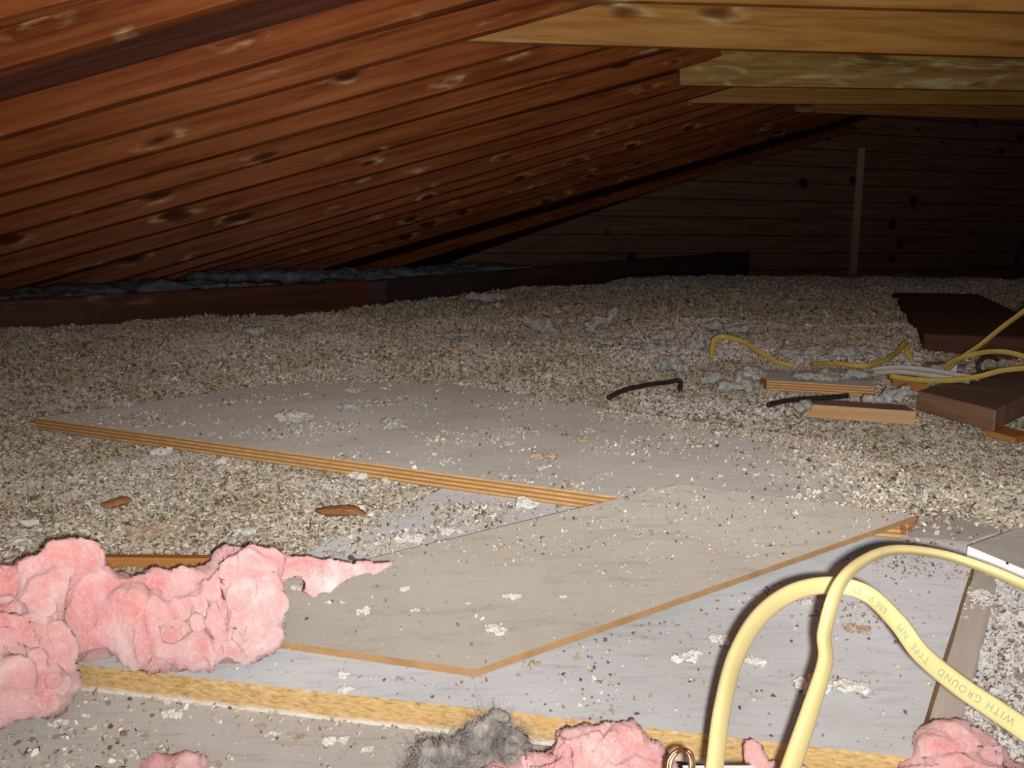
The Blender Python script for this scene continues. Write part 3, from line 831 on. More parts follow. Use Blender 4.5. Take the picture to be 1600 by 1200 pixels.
# ------------------------------------------------------------------ soft lumps
def lumpy(name, parts, mat, amp=((30, 0.004), (90, 0.0015)), voxel=0.004, label=None, cat=None, group=None, squash=None, parent=None, warp=None):
    """fused ellipsoids (px, py, D, rx_px, ry_px, depth_m) with noise on their skin; one mesh"""
    bm = bmesh.new()
    cs = []
    for (px, py, D, rx, ry, dep) in parts:
        c = PD(px, py, D); cs.append(c)
        mt = Matrix.Translation(Vector(c)) @ Matrix.Diagonal((rx * D / F, dep, ry * D / F, 1))
        bmesh.ops.create_icosphere(bm, subdivisions=3, radius=1.0, matrix=mt)
    me = bpy.data.meshes.new(name + '_raw'); bm.to_mesh(me); bm.free()
    tmp = bpy.data.objects.new(name + '_raw', me); COL.objects.link(tmp)
    md = tmp.modifiers.new('r', 'REMESH'); md.mode = 'VOXEL'; md.voxel_size = voxel
    ms = tmp.modifiers.new('s', 'SMOOTH'); ms.iterations = 4; ms.factor = 0.5
    dg = bpy.context.evaluated_depsgraph_get(); dg.update()
    me2 = bpy.data.meshes.new_from_object(tmp.evaluated_get(dg))
    bpy.data.objects.remove(tmp); bpy.data.meshes.remove(me)
    me2.name = name
    n = len(me2.vertices)
    co = np.empty(n * 3); me2.vertices.foreach_get('co', co); co = co.reshape(-1, 3)
    no = np.array([v.normal[:] for v in me2.vertices])
    disp = np.zeros(n)
    for k, a in enumerate(amp):
        fq, am = a[0], a[1]
        sc = np.array(a[2]) if len(a) > 2 else np.ones(3)
        w = co * sc * fq
        if len(a) > 3:      # folds: ridged noise
            disp += am * np.array([1 - 2 * abs(mnoise.noise(Vector(q))) * 1.6 for q in w])
        else:
            disp += am * np.array([mnoise.noise(Vector(q)) for q in w])
    co = co + no * disp[:, None]
    org = co.mean(0); org[2] = co[:, 2].min()
    me2.vertices.foreach_set('co', (co - org).ravel())
    me2.polygons.foreach_set('use_smooth', [True] * len(me2.polygons))
    me2.materials.clear(); me2.materials.append(mat)
    me2.update()
    o = bpy.data.objects.new(name, me2); COL.objects.link(o); o.location = org
    if label: tag(o, label, cat, group)
    return o
def fibres(o, name, n, length, width, mat, seed=1, lay=0.5):
    """thin curved strands standing off the surface, one mesh"""
    g = np.random.default_rng(seed)
    me = o.data
    vn = len(me.vertices)
    co = np.empty(vn * 3); me.vertices.foreach_get('co', co); co = co.reshape(-1, 3)
    no = np.array([v.normal[:] for v in me.vertices])
    idx = g.integers(0, vn, n)
    V = []; Fc = []
    for i in idx:
        L = length * g.lognormal(0, 0.4)
        d = no[i] * (1 - lay) + g.normal(size=3) * lay
        d /= np.linalg.norm(d)
        b = g.normal(size=3) * 0.5
        w = np.cross(d, g.normal(size=3)); w = w / np.linalg.norm(w) * width
        base = len(V)
        for k in range(5):
            t = k / 4
            p = co[i] - no[i] * 0.001 + d * L * t + b * L * t * t * 0.6
            ww = w * (1 - t * 0.7)
            u = np.cross(w, d) * (1 - t * 0.7)
            V += [p + ww, p - ww * 0.5 + u, p - ww * 0.5 - u]
        for k in range(4):
            a = base + k * 3
            for q in range(3):
                Fc.append((a + q, a + (q + 1) % 3, a + 3 + (q + 1) % 3, a + 3 + q))
    f = link_mesh(name, V, Fc, mat, parent=o)
    f['kind'] = 'stuff'
    return f
def batt(name, outline, top, bot, half, R, creases, amp, mat, label=None, cat=None, group=None, step=3.5, parent=None, seed=0):
    """soft body: a rounded cushion of real thickness leaning between two depths, creased and roughened"""
    O = np.array(outline, float)
    # roughen the rim
    Q = catmull(np.vstack([O, O[:1]]), 5)[:-1]
    rg = np.array([[mnoise.noise(Vector((q[0] * .05, q[1] * .05, seed))), mnoise.noise(Vector((q[0] * .05, q[1] * .05, seed + 9)))] for q in Q])
    Q = Q + rg * 5
    x0, y0 = Q.min(0) - step; x1, y1 = Q.max(0) + step
    xs = np.arange(x0, x1, step); ys = np.arange(y0, y1, step)
    X, Y = np.meshgrid(xs, ys)
    ins = inside(Q, X, Y)
    d = np.where(ins, poly_dist(Q, X, Y), 0)
    u = np.clip(d / R, 0, 1)
    t = half * np.sqrt(np.clip(1 - (1 - u) ** 2, 0, 1))
    front = t.copy()
    for (pl, dep, wd_) in creases:
        dc = np.full(X.shape, 1e9)
        for i in range(len(pl) - 1): dc = np.minimum(dc, dist_seg(X, Y, pl[i], pl[i + 1]))
        front -= dep * np.exp(-(dc / wd_) ** 2) * u
        front += dep * 0.35 * np.exp(-((dc - wd_ * 2) / wd_) ** 2) * u
    fy = (Y - top[0]) / (bot[0] - top[0])
    Dm = top[1] + (bot[1] - top[1]) * np.clip(fy, -0.3, 1.3)
    n, m = X.shape
    idF = -np.ones((n, m), int); idB = -np.ones((n, m), int)
    near = ins.copy()
    V = []
    for i in range(n):
        for j in range(m):
            if ins[i, j]:
                idF[i, j] = len(V); V.append(PD(X[i, j], Y[i, j], Dm[i, j] - front[i, j]))
                if d[i, j] > step * 1.01:
                    idB[i, j] = len(V); V.append(PD(X[i, j], Y[i, j], Dm[i, j] + t[i, j] * 0.8))
                else: idB[i, j] = idF[i, j]
    fs = []
    for i in range(n - 1):
        for j in range(m - 1):
            c = [(i, j), (i + 1, j), (i + 1, j + 1), (i, j + 1)]
            if all(ins[k] for k in c):
                fs.append(tuple(idF[k] for k in c))
                q = tuple(idB[k] for k in reversed(c))
                if len(set(q) - set(fs[-1])) > 0: fs.append(q)
    bm = bmesh.new()
    bv = [bm.verts.new(v) for v in V]
    for f in fs:
        try: bm.faces.new([bv[k] for k in f])
        except ValueError: pass
    bmesh.ops.delete(bm, geom=[v for v in bm.verts if not v.link_faces], context='VERTS')
    for _ in range(3): bmesh.ops.smooth_vert(bm, verts=bm.verts, factor=0.5, use_axis_x=True, use_axis_y=True, use_axis_z=True)
    bmesh.ops.recalc_face_normals(bm, faces=bm.faces)
    bm.normal_update()
    disp = []
    for v in bm.verts:
        s_ = 0
        for a in amp:
            sc = a[2] if len(a) > 2 else (1, 1, 1)
            w = Vector((v.co.x * sc[0] * a[0], v.co.y * sc[1] * a[0], v.co.z * sc[2] * a[0] + seed))
            s_ += a[1] * ((1 - 2.4 * abs(mnoise.noise(w))) if len(a) > 3 else mnoise.noise(w))
        disp.append(s_)
    for v, k in zip(bm.verts, disp): v.co += v.normal * k
    org = np.mean([v.co[:] for v in bm.verts], axis=0); org[2] = min(v.co.z for v in bm.verts)
    if parent is not None: org = np.array(parent.location)
    for v in bm.verts: v.co -= Vector(org)
    bm.normal_update()
    me = bpy.data.meshes.new(name); bm.to_mesh(me); bm.free()
    me.polygons.foreach_set('use_smooth', [True] * len(me.polygons))
    me.materials.append(mat)
    o = bpy.data.objects.new(name, me); COL.objects.link(o)
    if parent is not None: o.parent = parent
    else: o.location = org
    if label: tag(o, label, cat, group)
    return o
AMP = ((18, 0.015, (1.9, 1.9, 0.45)), (44, 0.0048, (1.5, 1.5, 0.6)), (110, 0.0018, (1.3, 1.3, 0.7)), (260, 0.0013), (600, 0.0009))
AMPS = ((28, 0.010), (60, 0.0042), (140, 0.0018), (300, 0.0012), (600, 0.0007))
b1 = batt('fibreglass_batt', [(112, 915), (125, 884), (150, 888), (200, 895), (235, 894), (268, 898), (290, 890), (330, 878), (352, 862), (375, 857), (410, 855), (438, 860), (449, 872), (446, 890), (438, 915), (448, 945),
                              (434, 968), (442, 1000), (425, 1022), (398, 1042), (350, 1046), (340, 1058), (290, 1051), (218, 1037), (185, 1031), (130, 1031), (108, 1000)],
          (860, .645), (1045, .580), .042, 60, [([(232, 890), (226, 960), (240, 1035)], .022, 7), ([(300, 900), (318, 960), (346, 1045)], .010, 7), ([(352, 880), (348, 940), (362, 1045)], .016, 6),
                                               ([(140, 905), (210, 925), (300, 915)], .010, 9), ([(360, 905), (440, 898)], .012, 8), ([(400, 910), (395, 1035)], .008, 5), ([(230, 1000), (300, 985), (345, 1000)], .008, 9)],
          AMP, M_PINK, 'torn pink fibreglass batt lying across the left ends of the boards', 'insulation batt', seed=1)
fibres(b1, 'loose_fibres', 5000, 0.0050, 0.00008, M_PINKFIBRE, 3, 0.8)
wsp = batt('torn_wisp', [(428, 862), (470, 865), (500, 871), (540, 875), (575, 876), (612, 880), (606, 891), (578, 900), (548, 908), (524, 920), (500, 934), (484, 935), (470, 922), (472, 912), (456, 910), (428, 915)],
           (870, .640), (930, .620), .011, 11, [([(470, 893), (500, 898), (560, 890)], .003, 4)], ((50, 0.003), (140, 0.0014), (320, 0.0008)), M_PINK, parent=b1, step=2.5, seed=4)
wsp['label'] = 'thin pink wisp pointing right'
b2 = batt('fibreglass_batt', [(-70, 872), (0, 876), (18, 864), (45, 858), (62, 862), (90, 853), (112, 850), (137, 852), (151, 864), (150, 888), (142, 908), (124, 932), (117, 962), (124, 1000), (112, 1040), (122, 1072), (106, 1084),
                              (97, 1108), (70, 1125), (30, 1133), (-70, 1142)],
          (860, .625), (1130, .535), .05, 75, [([(-20, 955), (40, 952), (112, 975)], .018, 8), ([(118, 868), (80, 892), (10, 908)], .012, 8), ([(70, 1090), (50, 1040), (10, 1015)], .016, 9),
                                              ([(60, 960), (85, 1010), (70, 1060)], .010, 7), ([(-20, 1060), (40, 1075), (100, 1080)], .008, 8)],
          AMP, M_PINK, 'bulky pink fibreglass batt piled at the left edge beside the torn one', 'insulation batt', seed=2)
fibres(b2, 'loose_fibres', 4500, 0.0050, 0.00008, M_PINKFIBRE, 5, 0.8)
b3 = batt('fibreglass_tuft', [(212, 1225), (218, 1196), (232, 1184), (262, 1179), (295, 1180), (318, 1188), (330, 1204), (335, 1225), (320, 1250), (230, 1250)], (1180, .515), (1240, .49), .018, 26, [([(240, 1190), (275, 1200)], .006, 5)],
          AMPS, M_PINK, 'small pink fibreglass tuft at the bottom edge left of centre', 'insulation tuft', seed=3)
fibres(b3, 'loose_fibres', 700, 0.0045, 0.00007, M_PINKFIBRE, 6, 0.7)
b4 = batt('fibreglass_tuft', [(700, 1240), (735, 1196), (770, 1186), (800, 1188), (812, 1172), (838, 1165), (858, 1158), (862, 1135), (880, 1129), (905, 1132), (930, 1134), (950, 1125), (975, 1124), (998, 1130), (1004, 1150), (1022, 1162), (1045, 1178),
                              (1058, 1196), (1066, 1240), (900, 1260)], (1125, .488), (1230, .455), .022, 34,
          [([(800, 1200), (838, 1180), (868, 1164)], .012, 5), ([(868, 1160), (890, 1180), (880, 1230)], .016, 5), ([(952, 1126), (946, 1150), (925, 1175)], .012, 5), ([(905, 1135), (920, 1150)], .01, 5), ([(1000, 1160), (960, 1190)], .006, 7)],
          AMPS, M_PINK, 'pale pink fibreglass clump at the bottom edge between grey lint and cable', 'insulation tuft', seed=5, step=3)
fibres(b4, 'loose_fibres', 2500, 0.0045, 0.00007, M_PINKFIBRE, 7, 0.7)
b5 = batt('fibreglass_tuft', [(1152, 1240), (1156, 1200), (1157, 1172), (1163, 1157), (1174, 1154), (1184, 1162), (1196, 1182), (1210, 1193), (1232, 1198), (1255, 1196), (1265, 1215), (1250, 1245)], (1155, .47), (1230, .445), .012, 16, [],
          AMPS[1:], M_PINK, 'small upright pink tuft between the two near cable legs', 'insulation tuft', seed=6, step=2.5)
fibres(b5, 'loose_fibres', 120, 0.004, 0.00007, M_PINKFIBRE, 8, 0.7)
b6 = batt('fibreglass_tuft', [(1385, 1240), (1402, 1196), (1425, 1180), (1432, 1155), (1440, 1137), (1470, 1131), (1500, 1135), (1540, 1143), (1572, 1155), (1590, 1176), (1625, 1190), (1650, 1240)], (1130, .515), (1230, .47), .022, 30,
          [([(1410, 1196), (1460, 1180), (1520, 1176), (1580, 1186)], .014, 6), ([(1450, 1150), (1520, 1160)], .006, 6)], AMPS, M_PINK, 'folded pink fibreglass piece in the bottom right corner', 'insulation tuft', seed=7, step=3)
fibres(b6, 'loose_fibres', 1500, 0.0045, 0.00007, M_PINKFIBRE, 9, 0.7)
ln = batt('dust_lint', [(625, 1240), (640, 1200), (655, 1185), (668, 1160), (690, 1164), (712, 1160), (738, 1142), (752, 1130), (770, 1128), (792, 1116), (794, 1128), (788, 1140), (812, 1146), (830, 1160), (824, 1180), (805, 1200), (780, 1240)],
          (1120, .50), (1230, .475), .015, 24, [([(680, 1190), (740, 1175), (790, 1180)], .006, 6)], ((60, 0.005), (120, 0.004, (1, 1, 1), 1), (260, 0.0025), (500, 0.0012)), M_LINT,
          'matted dark grey lint at the bottom edge before the yellow board edge', 'lint', seed=8, step=2.5)
fibres(ln, 'loose_fibres', 7000, 0.0065, 0.00013, M_LINTFIBRE, 10, 0.7)

# fluff lying behind the eave timbers
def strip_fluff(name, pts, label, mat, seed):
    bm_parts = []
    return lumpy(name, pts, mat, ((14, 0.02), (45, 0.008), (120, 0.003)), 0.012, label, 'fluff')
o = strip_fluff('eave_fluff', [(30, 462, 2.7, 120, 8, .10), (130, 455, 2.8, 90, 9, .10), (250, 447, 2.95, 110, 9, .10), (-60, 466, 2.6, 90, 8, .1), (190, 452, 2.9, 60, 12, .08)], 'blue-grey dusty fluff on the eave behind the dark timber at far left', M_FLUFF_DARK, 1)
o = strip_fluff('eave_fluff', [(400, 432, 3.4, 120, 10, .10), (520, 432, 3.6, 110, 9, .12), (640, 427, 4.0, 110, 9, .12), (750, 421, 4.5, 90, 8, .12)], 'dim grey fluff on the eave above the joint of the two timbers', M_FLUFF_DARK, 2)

# grey-white fluff lumps on the vermiculite
LUMPS = [([(840, 508, 2.35, 22, 13, .03), (825, 500, 2.35, 10, 12, .02), (868, 518, 2.33, 22, 7, .02)], 'grey-white fluff lump on the vermiculite, left of the standing curl'),
         ([(925, 508, 2.3, 16, 10, .02), (942, 500, 2.3, 14, 11, .02), (958, 488, 2.3, 9, 12, .015)], 'grey-white curl of fluff standing up on the vermiculite past the plywood'),
         ([(780, 512, 2.35, 14, 8, .02)], 'little fluff lump on the vermiculite left of the larger two'),
         ([(1092, 533, 2.0, 17, 20, .03)], 'upright pale fluff lump left of the arched yellow cable'),
         ([(1045, 566, 1.8, 24, 13, .03), (1065, 574, 1.8, 16, 9, .02)], 'pale fluff lump behind the short black strip'),
         ([(1050, 522, 2.1, 18, 8, .02), (1025, 525, 2.1, 14, 6, .02)], 'low fluff lump farther left of the upright one'),
         ([(1150, 512, 2.2, 30, 9, .03), (1115, 508, 2.25, 20, 8, .03)], 'fluff heap right behind the top of the arched yellow cable'),
         ([(1240, 555, 1.95, 32, 13, .04), (1275, 548, 1.95, 22, 12, .04)], 'fluff heap between the arched cable and the sagging cable'),
         ([(1330, 548, 1.95, 38, 12, .04), (1375, 550, 1.95, 24, 9, .03)], 'fluff heap behind the sagging yellow cable'),
         ([(1300, 588, 1.68, 50, 9, .03), (1345, 584, 1.68, 30, 7, .03)], 'low fluff drift on top of the plywood scrap'),
         ([(1150, 600, 1.62, 30, 13, .03), (1175, 585, 1.65, 22, 10, .03)], 'fluff heap left of the plywood scrap end'),
         ([(1110, 590, 1.7, 22, 10, .03)], 'rounded fluff lump between black strip and plywood scrap'),
         ([(1245, 633, 1.42, 17, 8, .02)], 'small pale lump at the left tip of the fresh lumber strip'),
         ([(1410, 612, 1.42, 22, 8, .02), (1385, 622, 1.42, 26, 6, .02)], 'grey fluff patch left of the weathered block'),
         ([(1425, 545, 2.1, 26, 14, .04), (1440, 532, 2.2, 14, 10, .03)], 'grey fluff mound at the right end of the sagging cable'),
         ([(950, 532, 2.05, 34, 6, .03), (1000, 540, 2.0, 30, 5, .03)], 'flat strip of fluff in the middle of the vermiculite'),
         ([(705, 523, 2.2, 26, 5, .03)], 'flat pale fluff patch at the left middle of the vermiculite'),
         ([(395, 517, 2.05, 18, 9, .03)], 'pale fluff lump against the dark eave timber'),
         ([(760, 464, 3.0, 30, 10, .03)], 'pale fluff lumps along the far upper rim of the vermiculite'),
         ([(1080, 655, 1.35, 14, 3, .01)], 'thin pale fluff shred past the plywood far edge')]
for i, (pp, lab) in enumerate(LUMPS[:-1]):
    D = pp[0][2]
    gq = np.random.default_rng(100 + i)
    sub = []
    for (px, py, Dd, rx, ry, dep) in pp:
        for k in range(7):
            a_ = gq.uniform(0, 6.28); r_ = math.sqrt(gq.uniform(0, 1)) * 0.75
            f_ = gq.uniform(0.35, 0.6)
            sub.append((px + r_ * rx * math.cos(a_), py + r_ * ry * math.sin(a_) * 0.7 + 1, Dd + gq.uniform(-.5, .5) * dep, rx * f_, ry * f_ * 1.2, dep * f_))
        sub.append((px, py + ry * 0.2, Dd, rx * 0.7, ry * 0.6, dep * 0.7))
    lumpy('fluff_lump', sub, M_FLUFF, ((40, 0.008), (110, 0.006), (260, 0.003)), 0.0026 * max(1, D / 1.8), lab, 'fluff', 'grey-white fluff lumps on the vermiculite')

FZ = [PZ(1030, 515, 0.03), PZ(1450, 525, 0.03), PZ(1435, 600, 0.0), PZ(1180, 645, -0.01), PZ(1020, 640, -0.01), PZ(950, 560, 0.02)]
strew('fluff_flakes', FZ, 0, 60000, 0.0075, lambda x, y: 0.8 * smooth01(0.0, 0.8, wob(x, y, 9, 6)), 'grey-white loose fluff flakes among the far cables and wood scraps', M_CELL, 'loose fluff', 31, 0.6, dz=zverm)

# ------------------------------------------------------------------ white clumps on the boards
def clump(px, py, z, wpx, hpx, lab, group, mat=M_WHITE_CLUMP, name='white_clump', flat=0.5, seed=None):
    if mat in (M_WHITE_CLUMP, M_PALE_CLUMP):
        own = lab.split('clump')[0].split()
        if any(w in own for w in ('tan', 'brown', 'brownish', 'orange', 'golden')): mat = M_TAN_CLUMP
        elif any(w in own for w in ('grey', 'greyish')): mat = M_FLUFF
    c = PZ(px, py + hpx * 0.35, z)
    D = (c - CAM) @ np.array([0, math.cos(TH), -math.sin(TH)])
    R = wpx / 2 * D / F
    g = np.random.default_rng(int(px * 7 + py))
    bm = bmesh.new()
    k = max(5, int(wpx / 5))
    for i in range(k):
        a = g.uniform(0, 6.28); r = R * math.sqrt(g.uniform(0, 0.6))
        s = R * g.uniform(0.2, 0.45)
        bmesh.ops.create_icosphere(bm, subdivisions=3, radius=1.0, matrix=Matrix.Translation((r * math.cos(a), r * math.sin(a) * 0.8, s * flat * 0.8)) @ Matrix.Diagonal((s, s, s * flat * 1.5, 1)))
    for v in bm.verts:
        q = v.co / R
        v.co += Vector((mnoise.noise(q * 2.3), mnoise.noise(q * 2.3 + Vector((9, 0, 0))), mnoise.noise(q * 2.3 + Vector((0, 9, 0))) * 0.5)) * R * 0.28
        v.co += v.normal * R * (0.16 * mnoise.noise(q * 7) + 0.08 * mnoise.noise(q * 17))
    zmin = min(v.co.z for v in bm.verts)
    for v in bm.verts: v.co.z -= zmin
    me = bpy.data.meshes.new(name); bm.to_mesh(me); bm.free()
    me.materials.append(mat)
    o = bpy.data.objects.new(name, me); COL.objects.link(o); o.location = c
    return tag(o, lab, 'clump', group)
GB, GG, GP, GT = 'white clumps on the brown hardboard panel', 'pale clumps on the grey board', 'pale clumps on the plywood sheet', 'pale clumps on the tan board'
for a in [(776, 985, 36, 14, 'longest white clump on the brown panel, near its pointed corner'),
          (572, 953, 27, 15, 'white clump on the brown panel nearest its front edge at left'),
          (634, 921, 19, 10, 'white clump right of the tip of the pink wisp'),
          (649, 953, 14, 9, 'little white clump next right of the round front one on the brown panel'),
          (800, 931, 30, 12, 'flat white clump in the middle of the brown panel'),
          (880, 933, 13, 8, 'small round clump right of the flat middle one'),
          (617, 887, 17, 8, 'grey clump just above the tip of the pink wisp'),
          (513, 941, 17, 12, 'grey-white clump directly under the pink wisp'),
          (467, 917, 22, 14, 'white clump in the crook of the pink wisp'),
          (1112, 862, 15, 7, 'single tan clump toward the right of the brown panel'),
          (783, 858, 18, 8, 'crumbly tan clump near the left edge of the brown panel'),
          (733, 942, 10, 6, 'tiny clump on the brown panel between the round and flat ones')]:
    o = clump(a[0], a[1], float(bz(*PZ(a[0], a[1], 0)[:2])), a[2], a[3], a[4], GB)
zl = -0.019
for a in [(1268, 1070, 62, 28, 'larger knobbly white clump left of the inner cable leg'),
          (1330, 1075, 52, 28, 'knobbly white clump right of the inner cable leg'),
          (1177, 1032, 36, 20, 'rounded pale clump right of the outer cable leg'),
          (1125, 1000, 34, 16, 'pale clump left of the outer cable leg'),
          (1072, 1030, 44, 16, 'broad low clump well left of the outer cable leg'),
          (836, 1036, 20, 10, 'brownish clump just right of the panel corner'),
          (900, 1027, 16, 16, 'translucent white fluff right of the brownish clump'),
          (535, 1053, 26, 14, 'pale clump on the grey board under the front edge of the panel'),
          (535, 1080, 34, 18, 'pale flattened clump on the rim of the crumbly yellow edge'),
          (625, 1063, 20, 7, 'thin grey clump left below the panel corner'),
          (1016, 1086, 13, 9, 'brown crumb sized clump alone on the front of the grey board'),
          (1260, 944, 26, 13, 'pale clump right under the top of the cable arch'),
          (1390, 970, 30, 12, 'pale clump just right of the falling cable'),
          (1340, 985, 40, 12, 'golden clump under the right shoulder of the cable arch'),
          (700, 832, 36, 14, 'bright fluffy clump in the strip left of the brown panel'),
          (640, 845, 44, 14, 'fluffy pale clump left of the bright one in the strip'),
          (525, 868, 30, 12, 'grey fluffy clump at the near end of the strip'),
          (822, 790, 46, 16, 'fluffy clump in the corner between plywood edge and panel')]:
    clump(a[0], a[1], zl, a[2], a[3], a[4], GG)
clump(550, 873, zl, 14, 9, 'single dark grey pebble beside the strip of pale crumbs', GG, plain('dark_pebble', (0.12, 0.11, 0.10), 0.8), 'dark_pebble', 0.9)
for a in [(460, 660, 56, 14, 'long crumbly clump on the left part of the plywood'),
          (482, 648, 22, 14, 'taller pale clump behind the long crumbly one'),
          (193, 634, 32, 10, 'pale clump at the far edge near the left tip of the plywood'),
          (333, 675, 14, 14, 'small standing flake clump above the striped edge'),
          (545, 640, 40, 12, 'grey crumb clump right of the long one on the plywood'),
          (620, 668, 50, 10, 'thin pale clump left of the centre of the plywood'),
          (793, 692, 26, 14, 'rounded pale clump at the centre of the plywood'),
          (798, 673, 24, 9, 'pale clump right behind the rounded central one'),
          (650, 722, 20, 10, 'pale clump close above the striped edge, left of middle'),
          (697, 720, 26, 8, 'flat pale clump beside the previous edge clump'),
          (788, 742, 18, 10, 'white clump close above the right part of the striped edge'),
          (950, 740, 18, 10, 'pale clump past the right end of the striped edge'),
          (850, 716, 36, 10, 'tan crumb clump upper right of the white edge clump'),
          (905, 690, 34, 8, 'tan smear of crumbs right of centre on the plywood'),
          (660, 638, 30, 8, 'grey crumb clump toward the far edge of the plywood'),
          (555, 612, 30, 10, 'pale clump just inside the far corner of the plywood')]:
    clump(a[0], a[1], 0.0, a[2], a[3], a[4], GP, M_PALE_CLUMP)
for a in [(272, 1114, 34, 16, 'roundest pale clump at the foot of the yellow edge at left'),
          (133, 1118, 15, 10, 'small white clump left of the roundest one at the foot of the yellow edge'),
          (90, 1128, 28, 18, 'fluffy clump beside the foot of the bulky pink batt'),
          (422, 1145, 20, 16, 'white clump under the middle of the yellow edge'),
          (463, 1150, 22, 12, 'crumbly tan clump right of the white one below the yellow edge'),
          (525, 1158, 36, 12, 'pale flat clump third right of the white one below the yellow edge'),
          (570, 1172, 24, 8, 'flat pale clump near the lint'),
          (405, 1136, 22, 10, 'orange tinted clump left of the white one'),
          (208, 1175, 18, 12, 'white clump just above the small pink tuft'),
          (222, 1150, 26, 12, 'greyish clump above the small pink tuft')]:
    clump(a[0], a[1], -0.039, a[2], a[3], a[4], GT)
for (px, py, z, w, h, lab) in [(255, 706, -.024, 40, 20, 'pale clump touching the bottom of the striped plywood edge at left'),
                               (190, 722, -.024, 26, 16, 'greyish clump left of the one touching the striped edge'),
                               (340, 722, -.024, 26, 12, 'pale clump below the striped edge, right of the touching one'),
                               (560, 745, -.024, 34, 14, 'pale clump below the middle of the striped edge'),
                               (605, 752, -.024, 24, 12, 'small clump below the striped edge right of middle'),
                               (380, 832, -.026, 36, 14, 'pale fluff on the granules above the pink batt'),
                               (240, 838, -.026, 60, 10, 'long flat white fluff above the orange stick')]:
    clump(px, py, z, w, h, lab, 'pale clumps on the near vermiculite')

# ------------------------------------------------------------------ cables
def ribbon(name, pts, w, t, mat, parent=None, seg=16, n=12):
    """flat cable: rounded section w x t; pts rows are (x, y, z, twist)"""
    C = catmull(pts, n)
    tw = C[:, 3]; C = C[:, :3]
    T = np.gradient(C, axis=0); T /= np.linalg.norm(T, axis=1)[:, None]
    view = CAM - C; view /= np.linalg.norm(view, axis=1)[:, None]
    nrm = view - T * np.sum(view * T, 1)[:, None]; nrm /= np.linalg.norm(nrm, axis=1)[:, None]
    bi = np.cross(T, nrm)
    ca, sa = np.cos(tw)[:, None], np.sin(tw)[:, None]
    N2 = nrm * ca + bi * sa
    B2 = np.cross(T, N2)
    V = []
    for k in range(seg):
        a = 2 * math.pi * k / seg
        x, y = math.cos(a), math.sin(a)
        ex = math.copysign(abs(x) ** 0.6, x) * w / 2; ey = math.copysign(abs(y) ** 0.75, y) * t / 2
        V.append(C + B2 * ex + N2 * ey)
    V = np.stack(V, 1)
    m = len(C)
    org = C[0]
    fs = [(i * seg + k, i * seg + (k + 1) % seg, (i + 1) * seg + (k + 1) % seg, (i + 1) * seg + k) for i in range(m - 1) for k in range(seg)]
    fs += [tuple(range(seg - 1, -1, -1)), tuple((m - 1) * seg + k for k in range(seg))]
    if parent is not None: o = link_mesh(name, V.reshape(-1, 3) - np.array(parent.location), fs, mat, parent=parent, smooth=True)
    else: o = link_mesh(name, V.reshape(-1, 3), fs, mat, smooth=True, origin=org)
    fix_normals(o)
    return o, C, T, N2, B2
def cab(rows): return [tuple(PD(x, y, D)) + (math.radians(a),) for x, y, D, a in rows]
c1, CC, CT, CN, CB = ribbon('electrical_cable', cab([(1113, 1230, .360, 58), (1117, 1195, .365, 57), (1128, 1110, .385, 55), (1150, 1025, .415, 50), (1188, 962, .445, 40), (1240, 925, .47, 28), (1300, 914, .485, 22),
                                                     (1355, 928, .475, 22), (1402, 972, .45, 20), (1440, 1022, .43, 15), (1500, 1072, .405, 8), (1560, 1112, .385, 4), (1640, 1166, .36, 0), (1740, 1230, .34, 0), (1900, 1330, .325, 0), (2080, 1440, .32, 0)]), 0.0102, 0.0050, M_CABLE)
tag(c1, 'pale yellow flat cable with faded print, arching low and falling to the right', 'cable')
c2, *_ = ribbon('electrical_cable', cab([(1222, 1240, .345, 50), (1236, 1198, .355, 50), (1266, 1110, .375, 55), (1289, 1035, .395, 62), (1289, 985, .41, 65), (1311, 915, .43, 66), (1350, 876, .465, 72),
                                         (1400, 859, .50, 76), (1470, 866, .525, 74), (1540, 888, .525, 68), (1605, 916, .51, 62), (1720, 968, .48, 60), (1850, 1035, .46, 56), (2000, 1120, .45, 50)]), 0.0096, 0.0050, M_CABLE)
tag(c2, 'pale yellow flat cable arching higher and crossing in front of the other one', 'cable')

def cable_print(text, s_start, size, parent):
    """ink lettering wrapped on the face of the cable, reading toward its left end"""
    cu = bpy.data.curves.new('ink', 'FONT'); cu.body = text; cu.size = size; cu.space_character = 1.25
    to = bpy.data.objects.new('ink', cu); COL.objects.link(to)
    dg = bpy.context.evaluated_depsgraph_get(); dg.update()
    me = bpy.data.meshes.new_from_object(to.evaluated_get(dg))
    bpy.data.objects.remove(to)
    s = np.concatenate([[0], np.cumsum(np.linalg.norm(np.diff(CC, axis=0), axis=1))])
    bm = bmesh.new(); bm.from_mesh(me)
    bmesh.ops.triangulate(bm, faces=bm.faces)
    ctr = size * 0.35
    org = np.array(parent.location)
    for v in bm.verts:
        sv = s_start - v.co.x
        p = np.array([np.interp(sv, s, CC[:, k]) for k in range(3)])
        n = np.array([np.interp(sv, s, CN[:, k]) for k in range(3)])
        b = np.array([np.interp(sv, s, CB[:, k]) for k in range(3)])
        off = v.co.y - ctr
        x = min(1, abs(off) / 0.0051)
        hh = 0.0025 * (max(0.0, 1 - (x ** (1 / 0.6)) ** 2)) ** 0.375
        v.co = Vector(p + b * off * PSGN + n * (hh + 0.00012) - org)
    bm.to_mesh(me); bm.free()
    me.materials.clear(); me.materials.append(M_INK)
    me.name = 'printed_lettering'
    o = bpy.data.objects.new('printed_lettering', me); COL.objects.link(o)
    o.parent = parent
    o['label'] = 'faded grey lettering'
    return o
